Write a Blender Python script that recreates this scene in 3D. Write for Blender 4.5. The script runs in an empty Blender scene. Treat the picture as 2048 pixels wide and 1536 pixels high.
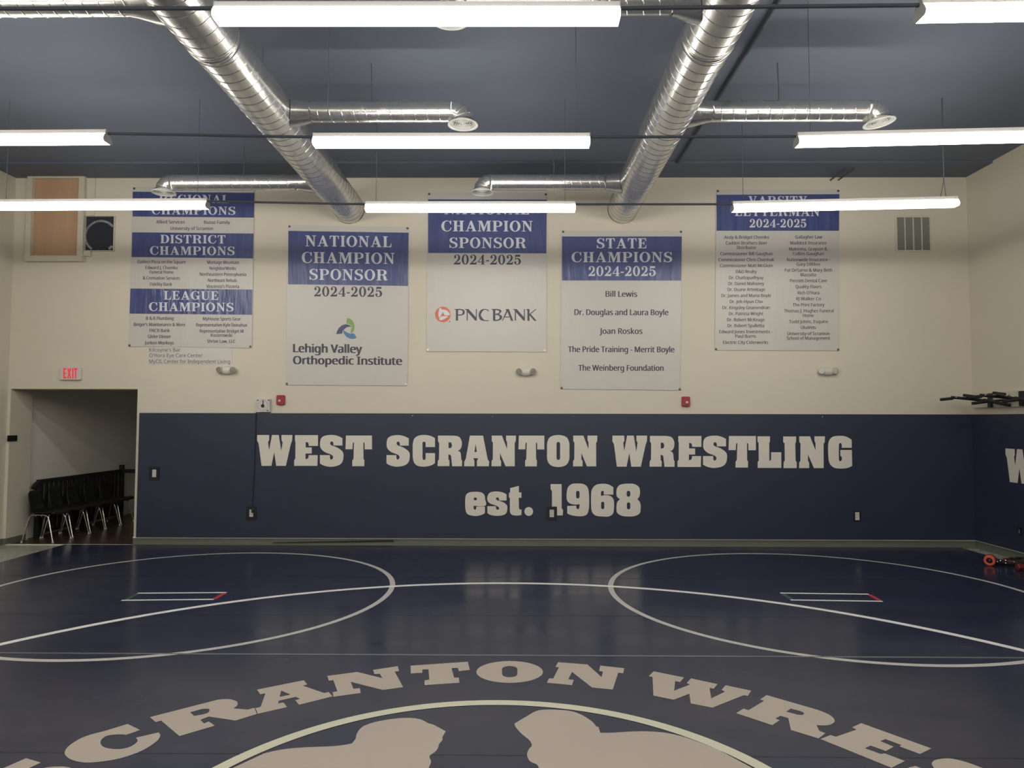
import bpy, bmesh, math, random
from mathutils import Vector, Matrix
from mathutils.geometry import tessellate_polygon
random.seed(7)
S = bpy.context.scene
C = S.collection

# ------------------------------------------------------------------ camera
F_PX = 1414.0
PITCH, YAW, ROLL = 0.0495, 0.0083, 0.002
CAM = Vector((0, 0, 1.895))
MAT_Z = 0.045                     # top of the wrestling mat
def _rot(v):
    x, y, z = v
    c, s = math.cos(ROLL), math.sin(ROLL);  x, z = c*x - s*z, s*x + c*z
    c, s = math.cos(PITCH), math.sin(PITCH); y, z = c*y - s*z, s*y + c*z
    c, s = math.cos(YAW), math.sin(YAW);    x, y = c*x - s*y, s*x + c*y
    return Vector((x, y, z))
cam_d = bpy.data.cameras.new('camera')
cam_d.sensor_fit = 'HORIZONTAL'; cam_d.sensor_width = 36.0
cam_d.lens = F_PX / 2048 * 36.0
cam_d.clip_start = 0.05; cam_d.clip_end = 100
cam = bpy.data.objects.new('camera', cam_d); C.objects.link(cam)
r_, u_, f_ = _rot((1, 0, 0)), _rot((0, 0, 1)), _rot((0, 1, 0))
m4 = Matrix.Identity(4)
for i in range(3):
    m4[i][0], m4[i][1], m4[i][2], m4[i][3] = r_[i], u_[i], -f_[i], CAM[i]
cam.matrix_world = m4
S.camera = cam
def ray(px, py):
    return _rot(((px - 1024) / F_PX, 1.0, (768 - py) / F_PX))
def onY(px, py, Y):               # point on the vertical plane y = Y
    d = ray(px, py); return CAM + d * (Y / d.y)
def onX(px, py, X):
    d = ray(px, py); return CAM + d * (X / d.x)
def onZ(px, py, z=MAT_Z):
    d = ray(px, py); return CAM + d * ((z - CAM.z) / d.z)

# ------------------------------------------------------------------ world, exposure
w = bpy.data.worlds.new('world'); S.world = w; w.use_nodes = True
w.node_tree.nodes['Background'].inputs[0].default_value = (0.5, 0.55, 0.6, 1)
w.node_tree.nodes['Background'].inputs[1].default_value = 0.02
S.view_settings.view_transform = 'Standard'
S.view_settings.look = 'None'
S.view_settings.exposure = 0.0
S.view_settings.gamma = 1.0
S.view_settings.use_curve_mapping = False
LAMP = 19.8                       # strength of the lamp lenses
LAMP_COL = (1.0, 0.955, 0.885, 1)

# ------------------------------------------------------------------ helpers
class MB:
    def __init__(s): s.v = []; s.f = []; s.m = []; s.sm = []
    def add(s, vs, fs, mi=0, smooth=False):
        b = len(s.v); s.v += [tuple(v) for v in vs]
        for f in fs: s.f.append(tuple(b + i for i in f)); s.m.append(mi); s.sm.append(smooth)
        return s
    def box(s, x0, x1, y0, y1, z0, z1, mi=0):
        vs = [(x, y, z) for z in (z0, z1) for y in (y0, y1) for x in (x0, x1)]
        return s.add(vs, [(0, 2, 3, 1), (4, 5, 7, 6), (0, 1, 5, 4), (2, 6, 7, 3), (0, 4, 6, 2), (1, 3, 7, 5)], mi)
    def rbox(s, x0, x1, y0, y1, z0, z1, r=0.01, mi=0):        # rounded in the x/z face, thickness along y
        pts = []
        for cx, cz, a0 in ((x1-r, z1-r, 0), (x0+r, z1-r, 90), (x0+r, z0+r, 180), (x1-r, z0+r, 270)):
            for k in range(5):
                a = math.radians(a0 + k*22.5); pts.append((cx + r*math.cos(a), cz + r*math.sin(a)))
        n = len(pts); c = min(r*0.5, abs(y1-y0)*0.4); mx, mz = (x0+x1)/2, (z0+z1)/2
        kx, kz = 1 - 2*c/(x1-x0)*0.6, 1 - 2*c/(z1-z0)*0.6
        rings = [[(x, y1, z) for x, z in pts], [(x, y0+c, z) for x, z in pts], [(mx+(x-mx)*kx, y0, mz+(z-mz)*kz) for x, z in pts]]
        vs = sum(rings, []); fs = []
        for q in range(2):
            for i in range(n):
                j = (i+1) % n; fs.append((q*n+i, q*n+j, (q+1)*n+j, (q+1)*n+i))
        fs.append(tuple(range(2*n, 3*n))); fs.append(tuple(reversed(range(n))))
        return s.add(vs, fs, mi)
    def tube(s, pts, r, n=10, mi=0, caps=True, smooth=True, closed=False):
        pts = [Vector(p) for p in pts]; rr = r if isinstance(r, (list, tuple)) else [r]*len(pts)
        rings = []; prev = None
        for i, p in enumerate(pts):
            if closed: d = pts[(i+1) % len(pts)] - pts[i-1]
            else: d = (pts[min(i+1, len(pts)-1)] - pts[max(i-1, 0)])
            d.normalize()
            if prev is None:
                a = Vector((0, 0, 1)) if abs(d.z) < 0.9 else Vector((1, 0, 0))
                u = d.cross(a).normalized()
            else:
                u = (prev - d*prev.dot(d)).normalized()
            prev = u; v = d.cross(u)
            rings.append([p + (u*math.cos(t) + v*math.sin(t))*rr[i] for t in (2*math.pi*k/n for k in range(n))])
        vs = sum(rings, []); fs = []
        L = len(pts)
        for q in range(L if closed else L-1):
            q2 = (q+1) % L
            for i in range(n):
                j = (i+1) % n; fs.append((q*n+i, q*n+j, q2*n+j, q2*n+i))
        s.add(vs, fs, mi, smooth)
        if caps and not closed:
            s.add(rings[0], [tuple(reversed(range(n)))], mi); s.add(rings[-1], [tuple(range(n))], mi)
        return s
    def lathe(s, prof, c=(0, 0, 0), axis='Z', n=32, mi=0, smooth=True, close=False):
        c = Vector(c); vs = []; fs = []
        for r, h in prof:
            for k in range(n):
                a = 2*math.pi*k/n; x, y = r*math.cos(a), r*math.sin(a)
                p = {'Z': (x, y, h), 'Y': (x, h, y), 'X': (h, x, y)}[axis]
                vs.append(c + Vector(p))
        for q in range(len(prof)-1):
            for i in range(n):
                j = (i+1) % n; fs.append((q*n+i, q*n+j, (q+1)*n+j, (q+1)*n+i))
        return s.add(vs, fs, mi, smooth)
    def poly(s, loops, fn, mi=0, lift=0):
        """flat art: loops of 2D points (first outer, rest holes) mapped by fn"""
        tri = tessellate_polygon([[Vector((x, y, 0)) for x, y in L] for L in loops])
        flat = [p for L in loops for p in L]
        return s.add([fn(x, y) for x, y in flat], tri, mi)
    def prism(s, pts, fn0, fn1, mi=0):                          # closed outline between two mappings
        n = len(pts); tri = tessellate_polygon([[Vector((x, y, 0)) for x, y in pts]])
        s.add([fn0(x, y) for x, y in pts] + [fn1(x, y) for x, y in pts],
              [t for t in tri] + [tuple(n+i for i in reversed(t)) for t in tri] + [(i, (i+1) % n, n+(i+1) % n, n+i) for i in range(n)], mi)
        return s

LOC = {}
def obj(name, mb, mats, parent=None):
    me = bpy.data.meshes.new(name)
    off = LOC.get(parent.name, Vector((0, 0, 0))) if parent else Vector((0, 0, 0))
    me.from_pydata([Vector(v) - off for v in mb.v], [], mb.f)
    if not isinstance(mats, (list, tuple)): mats = [mats]
    for m in mats: me.materials.append(m)
    me.polygons.foreach_set('material_index', mb.m)
    me.polygons.foreach_set('use_smooth', mb.sm)
    bm = bmesh.new(); bm.from_mesh(me); bmesh.ops.recalc_face_normals(bm, faces=bm.faces); bm.to_mesh(me); bm.free()
    me.update()
    o = bpy.data.objects.new(name, me); C.objects.link(o)
    if parent: o.parent = parent
    LOC[o.name] = off
    return o
def tag(o, label, cat, group=None):
    o['label'] = label; o['category'] = cat
    if group: o['group'] = group
    return o
def thing(name, label, cat, loc=(0, 0, 0), group=None):
    o = bpy.data.objects.new(name, None); C.objects.link(o); o.location = loc; o.empty_display_size = 0.1
    LOC[o.name] = Vector(loc)
    return tag(o, label, cat, group)
def struct(name, mb, mats, parent=None):
    o = obj(name, mb, mats, parent)
    if not parent: o['kind'] = 'structure'
    return o
def copy_tree(o, parent=None, loc=None):
    c = o.copy(); C.objects.link(c)
    if parent: c.parent = parent
    if loc is not None: c.location = loc
    for ch in list(o.children): copy_tree(ch, c)
    return c

# ------------------------------------------------------------------ materials
def srgb(r, g, b):
    f = lambda c: (c/255/12.92) if c/255 <= 0.04045 else ((c/255+0.055)/1.055)**2.4
    return (f(r), f(g), f(b), 1)
def mat(name, col, rough=0.5, metal=0.0, spec=0.5, noise=None, rnoise=None, bump=None, emit=None, coat=0):
    """noise=(scale, amount) colour mottling; rnoise=(scale, amount) roughness; bump=(scale xyz, strength, distance)"""
    m = bpy.data.materials.new(name); m.use_nodes = True
    nt = m.node_tree; b = nt.nodes['Principled BSDF']
    if len(col) == 3: col = (*col, 1)
    b.inputs['Base Color'].default_value = col; b.inputs['Roughness'].default_value = rough
    b.inputs['Metallic'].default_value = metal; b.inputs['Specular IOR Level'].default_value = spec
    if coat: b.inputs['Coat Weight'].default_value = coat; b.inputs['Coat Roughness'].default_value = 0.25
    tc = nt.nodes.new('ShaderNodeTexCoord')
    def ntex(scale, detail=4):
        mp = nt.nodes.new('ShaderNodeMapping'); nt.links.new(tc.outputs['Object'], mp.inputs[0])
        mp.inputs['Scale'].default_value = scale if isinstance(scale, (tuple, list)) else (scale,)*3
        t = nt.nodes.new('ShaderNodeTexNoise'); t.inputs['Scale'].default_value = 1.0; t.inputs['Detail'].default_value = detail
        nt.links.new(mp.outputs[0], t.inputs['Vector']); return t
    if noise:
        t = ntex(noise[0]); mx = nt.nodes.new('ShaderNodeMix'); mx.data_type = 'RGBA'
        a = noise[1]
        mx.inputs[6].default_value = tuple(c*(1-a) for c in col[:3]) + (1,)
        mx.inputs[7].default_value = tuple(min(1, c*(1+a)) for c in col[:3]) + (1,)
        nt.links.new(t.outputs['Fac'], mx.inputs[0]); nt.links.new(mx.outputs[2], b.inputs['Base Color'])
    if rnoise:
        t = ntex(rnoise[0]); mr = nt.nodes.new('ShaderNodeMapRange')
        mr.inputs[1].default_value = 0.3; mr.inputs[2].default_value = 0.7
        mr.inputs[3].default_value = max(0.02, rough - rnoise[1]); mr.inputs[4].default_value = min(1, rough + rnoise[1])
        nt.links.new(t.outputs['Fac'], mr.inputs[0]); nt.links.new(mr.outputs[0], b.inputs['Roughness'])
    if bump:
        t = ntex(bump[0], 3); bp = nt.nodes.new('ShaderNodeBump')
        bp.inputs['Strength'].default_value = bump[1]; bp.inputs['Distance'].default_value = bump[2]
        nt.links.new(t.outputs['Fac'], bp.inputs['Height']); nt.links.new(bp.outputs[0], b.inputs['Normal'])
    if emit:
        b.inputs['Emission Color'].default_value = emit[0]; b.inputs['Emission Strength'].default_value = emit[1]
    return m
M = {}
M['wall'] = mat('wall_paint', (0.655, 0.605, 0.495), 0.75, noise=(0.8, 0.03), bump=(30, 0.08, 0.002))
M['ceil'] = mat('ceiling_paint', (0.140, 0.164, 0.212), 0.7, noise=((0.5, 0.5, 0.5), 0.06), bump=((3, 40, 3), 0.05, 0.003))
M['ceilbeam'] = mat('ceiling_beam_paint', (0.115, 0.136, 0.180), 0.7, noise=(0.8, 0.05))
M['floor'] = mat('sealed_concrete', (0.40, 0.42, 0.36), 0.28, noise=(2.2, 0.18), rnoise=(3, 0.08))
M['base'] = mat('rubber_cove_base', (0.14, 0.15, 0.12), 0.5, noise=(6, 0.08))
M['cap'] = mat('painted_wood_cap', (0.78, 0.76, 0.66), 0.5, noise=(8, 0.04))
M['wood'] = mat('dark_plank_floor', (0.055, 0.032, 0.018), 0.35, noise=((1.2, 14, 1), 0.55))
M['pad'] = mat('navy_wall_pad_vinyl', (0.023, 0.032, 0.060), 0.48, noise=(1.5, 0.10), rnoise=((2, 2, 9), 0.06), bump=((6, 1, 60), 0.06, 0.002))
M['mat'] = mat('navy_mat_vinyl', (0.020, 0.026, 0.055), 0.22, noise=((1.0, 2.2, 1), 0.22), rnoise=((0.9, 2.4, 1), 0.06), bump=((6, 20, 6), 0.03, 0.002))
M['print'] = mat('mat_print_cream', (0.455, 0.395, 0.335), 0.40, noise=(2.5, 0.04))
M['line'] = mat('mat_line_white', (0.80, 0.79, 0.76), 0.42, noise=(4, 0.03))
M['line2'] = mat('mat_line_grey', (0.52, 0.50, 0.48), 0.42, noise=(4, 0.04))
M['line3'] = mat('mat_ring_cream', (0.62, 0.61, 0.47), 0.42, noise=(4, 0.04))
M['seam'] = mat('mat_tape', (0.16, 0.17, 0.18), 0.22, noise=((0.6, 8, 1), 0.5))
M['groove'] = mat('mat_seam_dark', (0.012, 0.012, 0.018), 0.4, noise=(3, 0.1))
M['red_ln'] = mat('mat_red', (0.42, 0.03, 0.05), 0.4, noise=(4, 0.05))
M['green_ln'] = mat('mat_green', (0.03, 0.09, 0.06), 0.4, noise=(4, 0.05))
M['letter'] = mat('pad_letter_cream', (0.73, 0.69, 0.605), 0.5, noise=(3, 0.03))
M['vinyl'] = mat('banner_white_vinyl', (0.56, 0.54, 0.50), 0.42, noise=(1.5, 0.02), bump=((6, 1, 1.2), 0.45, 0.02))
M['blue'] = mat('banner_blue_vinyl', (0.060, 0.078, 0.215), 0.34, noise=(1.5, 0.04), bump=((8, 1, 1.4), 0.9, 0.035))
M['ink'] = mat('banner_ink', (0.05, 0.05, 0.085), 0.5, noise=(5, 0.04))
M['inkgrey'] = mat('banner_ink_grey', (0.045, 0.048, 0.065), 0.5, noise=(5, 0.04))
M['bwhite'] = mat('banner_letter_white', (0.66, 0.67, 0.72), 0.45, noise=(5, 0.03))
M['orange'] = mat('logo_orange', (0.62, 0.16, 0.07), 0.45, noise=(5, 0.03))
M['lgreen'] = mat('logo_green', (0.22, 0.36, 0.09), 0.45, noise=(5, 0.03))
M['lblue'] = mat('logo_blue', (0.07, 0.21, 0.40), 0.45, noise=(5, 0.03))
M['lnavy'] = mat('logo_navy', (0.055, 0.075, 0.15), 0.45, noise=(5, 0.03))
M['grom'] = mat('grommet_metal', (0.12, 0.12, 0.11), 0.4, 0.8, noise=(20, 0.1))
M['gromb'] = mat('grommet_brass', (0.75, 0.72, 0.6), 0.3, 0.6, noise=(20, 0.1))
M['duct'] = mat('galvanized_steel', (0.66, 0.66, 0.64), 0.24, 0.86, noise=((7, 7, 7), 0.10), rnoise=((9, 9, 9), 0.05), bump=((2.5, 2.5, 2.5), 0.02, 0.006))
M['diff'] = mat('diffuser_white', (0.62, 0.62, 0.58), 0.4, noise=(6, 0.03))
M['lens'] = mat('lamp_lens', (0.9, 0.9, 0.88), 0.4, noise=(3, 0.01), emit=(LAMP_COL, LAMP*1.4))
M['lensb'] = mat('lamp_lens_underside', (0.9, 0.9, 0.88), 0.4, noise=(3, 0.01), emit=(LAMP_COL, LAMP*0.85))
M['fill_lens'] = mat('hallway_fill_lens', (0.9, 0.9, 0.88), 0.4, noise=(3, 0.01), emit=(LAMP_COL, 2.8))  # glow of the fill light added in the hallway
M['house'] = mat('lamp_housing', (0.72, 0.69, 0.66), 0.4, noise=(3, 0.02))
M['endcap'] = mat('lamp_end_cap', (0.42, 0.42, 0.40), 0.4, noise=(6, 0.03))
M['greypipe'] = mat('painted_pipe', (0.075, 0.085, 0.105), 0.6, noise=(8, 0.1))
M['hall'] = mat('hallway_paint', (0.80, 0.77, 0.68), 0.75, noise=(0.8, 0.03))
M['black'] = mat('black_metal', (0.016, 0.017, 0.02), 0.45, noise=(8, 0.15))
M['wire'] = mat('dark_wire', (0.10, 0.112, 0.13), 0.5, noise=(8, 0.1))
M['blackp'] = mat('black_plastic', (0.012, 0.013, 0.014), 0.42, noise=(5, 0.12))
M['rubber'] = mat('black_foam', (0.014, 0.014, 0.014), 0.8, noise=(18, 0.2))
M['chrome'] = mat('chrome', (0.62, 0.60, 0.56), 0.16, 1.0, noise=(9, 0.03))
M['white'] = mat('white_plastic', (0.62, 0.60, 0.56), 0.35, noise=(8, 0.02))
M['offwh'] = mat('off_white_plastic', (0.56, 0.52, 0.44), 0.4, noise=(8, 0.03))
M['greyl'] = mat('lamp_reflector', (0.30, 0.275, 0.23), 0.3, noise=(90, 0.5))
M['red'] = mat('red_plastic', (0.34, 0.025, 0.035), 0.35, noise=(8, 0.04))
M['exit'] = mat('exit_letters', (0.7, 0.03, 0.05), 0.4, noise=(9, 0.02), emit=((1.0, 0.04, 0.07, 1), 0.42))
M['ply'] = mat('plywood', (0.50, 0.32, 0.19), 0.6, noise=((9, 9, 0.7), 0.16))
M['dark'] = mat('dark_opening', (0.02, 0.023, 0.032), 0.6, noise=(6, 0.1))
M['disc'] = mat('dark_disc', (0.022, 0.026, 0.04), 0.3, noise=(4, 0.2))
M['coil'] = mat('flex_duct_foil', (0.55, 0.56, 0.56), 0.4, 0.4, noise=(20, 0.2))
M['grille'] = mat('grille_grey', (0.21, 0.22, 0.205), 0.55, noise=((60, 60, 3), 0.12))
M['foam_o'] = mat('orange_foam', (0.62, 0.095, 0.05), 0.7, noise=(14, 0.08))
M['band_r'] = mat('red_band', (0.17, 0.014, 0.018), 0.5, noise=(10, 0.1))
M['wbar'] = mat('white_board', (0.62, 0.57, 0.46), 0.55, noise=(5, 0.04))

# ------------------------------------------------------------------ room shell
WY = 10.61                      # back wall
WR, WL, WB = 6.79, -7.70, -6.5  # right, left, rear
CZ = 5.60                       # ceiling
DX0, DX1, DZ = -7.655, -5.735, 2.335   # doorway
b = MB(); b.box(WL-0.4, WR+0.4, WB-0.3, WY, -0.12, 0); struct('floor', b, M['floor'])
b = MB(); b.box(WL-0.4, WR+0.4, WB-0.3, WY+0.5, CZ, CZ+0.15); struct('ceiling', b, M['ceil'])
b = MB(); b.box(DX1, WR+0.4, WY, WY+0.48, -0.12, CZ); b.box(WL-0.4, DX1, WY, WY+0.48, DZ, CZ); b.box(WL-0.4, DX0, WY, WY+0.48, -0.12, DZ)
struct('wall_back', b, M['wall'])
b = MB(); b.box(WL-0.3, WL, WB, WY, 0, CZ); struct('wall_left', b, M['wall'])
b = MB(); b.box(WR, WR+0.3, WB, WY, 0, CZ); struct('wall_right', b, M['wall'])
b = MB(); b.box(WL-0.3, WR+0.3, WB-0.25, WB, 0, CZ); struct('wall_rear', b, M['wall'])
b = MB(); b.box(WL, WR, 10.0, WY, CZ-0.03, CZ); struct('trim_1', b, M['ceilbeam'])
# hallway behind the doorway
HX = -7.73
b = MB(); b.box(HX, -3.5, WY+0.03, 17, -0.12, 0.0); struct('floor_hallway', b, M['wood'])
b = MB(); b.box(HX-0.2, -3.5, WY+0.48, 17.2, 2.9, 3.0); struct('ceiling_hallway', b, M['hall'])
b = MB(); b.box(HX-0.2, HX, WY+0.48, 17, 0, 2.9); struct('wall_hallway_side', b, M['hall'])
b = MB(); b.box(HX-0.2, -3.3, 17, 17.2, 0, 2.9); struct('wall_hallway_end', b, M['hall'])
b = MB(); b.box(-3.5, -3.3, WY+0.48, 17, 0, 2.9); struct('wall_hallway_near', b, M['hall'])
b = MB(); b.box(-7.655, DX1, WY-0.01, WY+0.05, 0.0, 0.008); struct('trim_2', b, M['cap'])
# skirting
b = MB(); b.box(DX1, WR-0.02, WY-0.014, WY, 0, 0.112); struct('baseboard_back', b, M['base'])
b = MB(); b.box(WR-0.014, WR, WB, WY, 0, 0.112); struct('baseboard_right', b, M['base'])
b = MB(); b.box(WL, WL+0.012, WB, WY, 0, 0.095); b.box(WL, DX0+0.008, WY-0.012, WY, 0, 0.095); b.box(DX0, DX0+0.012, WY, WY+0.42, 0, 0.095); struct('baseboard_left', b, M['base'])

# ------------------------------------------------------------------ art helpers
def path(s):
    """'x,y x,y ~x,y' : corner and (~) smooth points -> polyline"""
    P = []
    for t in s.split():
        sm = t[0] == '~'; x, y = t.lstrip('~').split(','); P.append((float(x), float(y), sm))
    n = len(P); out = []
    for i in range(n):
        a, bq, c, d = P[i-1], P[i], P[(i+1) % n], P[(i+2) % n]
        out.append((bq[0], bq[1]))
        if bq[2] or c[2]:
            m1 = ((c[0]-a[0])/2, (c[1]-a[1])/2) if bq[2] else None
            m2 = ((d[0]-bq[0])/2, (d[1]-bq[1])/2) if c[2] else None
            ch = (c[0]-bq[0], c[1]-bq[1]); L = math.hypot(*ch) or 1
            def lim(m):
                l = math.hypot(*m) or 1; k = min(1, L*1.15/l); return (m[0]*k, m[1]*k)
            m1 = lim(m1) if m1 else None; m2 = lim(m2) if m2 else None
            if m1 is None: m1 = (1.5*ch[0]-m2[0]/2, 1.5*ch[1]-m2[1]/2)
            if m2 is None: m2 = (1.5*ch[0]-m1[0]/2, 1.5*ch[1]-m1[1]/2)
            for k in range(1, 6):
                t = k/6; h1 = 2*t**3-3*t*t+1; h2 = t**3-2*t*t+t; h3 = -2*t**3+3*t*t; h4 = t**3-t*t
                out.append((h1*bq[0]+h2*m1[0]+h3*c[0]+h4*m2[0], h1*bq[1]+h2*m1[1]+h3*c[1]+h4*m2[1]))
    return out
def ell(cx, cy, rx, ry, n=36): return [(cx+rx*math.cos(2*math.pi*k/n), cy+ry*math.sin(2*math.pi*k/n)) for k in range(n)]
def slot(x0, x1, y0, y1):
    r = (x1-x0)/2; cx = (x0+x1)/2; p = []
    for k in range(9): a = math.pi + math.pi*k/8; p.append((cx+r*math.cos(a), y0+r+r*math.sin(a)))
    for k in range(9): a = math.pi*k/8; p.append((cx+r*math.cos(a), y1-r+r*math.sin(a)))
    return p

# slab letters of the wall pads
SLAB = {
 'W': ['37,85 240,85 242,175 222,205 240,345 290,85 405,85 448,355 472,205 452,175 452,85 637,85 633,180 612,235 527,612 362,612 328,380 280,612 112,612 62,230 35,180'],
 'E': ['682,88 1075,88 1075,272 918,272 ~910,225 ~890,208 865,208 865,298 968,298 968,402 862,402 862,497 ~895,490 ~912,465 915,428 1070,428 1065,612 668,612 668,515 688,490 690,205 682,180'],
 'S': ['1492,140 1492,265 1340,265 ~1335,215 ~1308,195 ~1283,222 ~1300,258 ~1400,298 ~1490,365 ~1510,440 ~1490,545 ~1420,605 ~1290,628 ~1180,608 1110,570 1110,428 1280,428 1280,470 ~1290,500 ~1312,502 ~1333,475 ~1325,440 ~1290,415 ~1190,375 ~1125,310 ~1112,230 ~1130,145 ~1190,100 ~1300,84 ~1400,98'],
 'T': ['1553,95 1997,95 1997,330 1872,330 1872,240 ~1862,212 1850,215 1852,490 1868,520 1865,617 1660,617 1662,520 1682,490 1690,215 ~1678,213 1668,240 1665,328 1545,328'],
 'C': ['978,152 978,317 803,317 803,250 ~795,225 ~775,217 ~750,228 745,260 745,520 ~755,550 ~775,558 ~795,548 803,520 803,430 978,430 978,615 ~900,660 ~780,682 ~660,668 ~590,610 562,500 562,270 ~590,165 ~660,110 ~770,92 ~890,108'],
 'R': ['1033,104 1310,104 ~1420,125 ~1472,200 ~1475,290 ~1450,355 1400,388 ~1450,420 1465,540 1482,575 1480,675 1297,675 1278,500 ~1265,465 1228,455 1228,545 1248,575 1245,672 1025,672 1030,575 1052,540 1055,245 1033,205', '1230,228 1250,228 ~1280,240 ~1292,285 ~1280,325 1250,337 1230,337'],
 'A': ['1628,104 1872,104 1958,545 1985,580 1980,675 1758,675 1758,575 1778,540 1778,525 1695,525 1695,540 1712,575 1712,675 1520,675 1522,590 1550,540', '1735,258 1757,410 1712,410'],
 'N': ['33,104 222,104 318,355 318,225 300,190 300,104 485,104 480,210 460,240 462,675 290,675 186,430 186,545 207,575 207,675 28,675 30,575 52,545 55,235 33,205'],
 'O': ['~1060,400 ~1062,250 ~1100,150 ~1170,108 ~1270,93 ~1370,108 ~1440,150 ~1478,250 ~1480,400 ~1478,540 ~1440,630 ~1370,675 ~1270,690 ~1170,675 ~1100,630 ~1062,540', (1238, 1305, 222, 558)],
 'L': ['513,100 710,100 708,185 697,205 700,480 ~720,475 727,450 727,350 887,350 887,595 515,595 517,500 533,480 530,200 513,185'],
 'I': ['917,102 1120,102 1118,190 1107,210 1112,480 1130,505 1128,597 922,597 925,500 942,480 938,205 917,190'],
 'G': ['1995,155 1997,280 1840,280 ~1835,220 ~1815,205 ~1795,225 1793,450 ~1800,485 ~1820,490 ~1838,470 1838,418 1818,415 1815,315 1998,315 2003,565 ~1920,600 ~1800,608 ~1700,585 ~1640,510 ~1622,350 ~1630,190 ~1690,110 ~1810,92 ~1910,105'],
}
def loops_of(defn): return [slot(*L) if isinstance(L, tuple) else path(L) for L in defn]
SLABP = {}
for k, d in SLAB.items():
    L = loops_of(d); xs = [p[0] for p in L[0]]; ys = [p[1] for p in L[0]]
    x0, x1, y0, y1 = min(xs), max(xs), min(ys), max(ys)
    SLABP[k] = [[((x-x0)/(x1-x0), (y-y0)/(y1-y0)) for x, y in q] for q in L]
def slab_letter(mb, ch, x0, x1, y0, y1, fn, mi=0):
    mb.poly([[(x0+u*(x1-x0), y0+v*(y1-y0)) for u, v in q] for q in SLABP[ch]], fn, mi)

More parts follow.
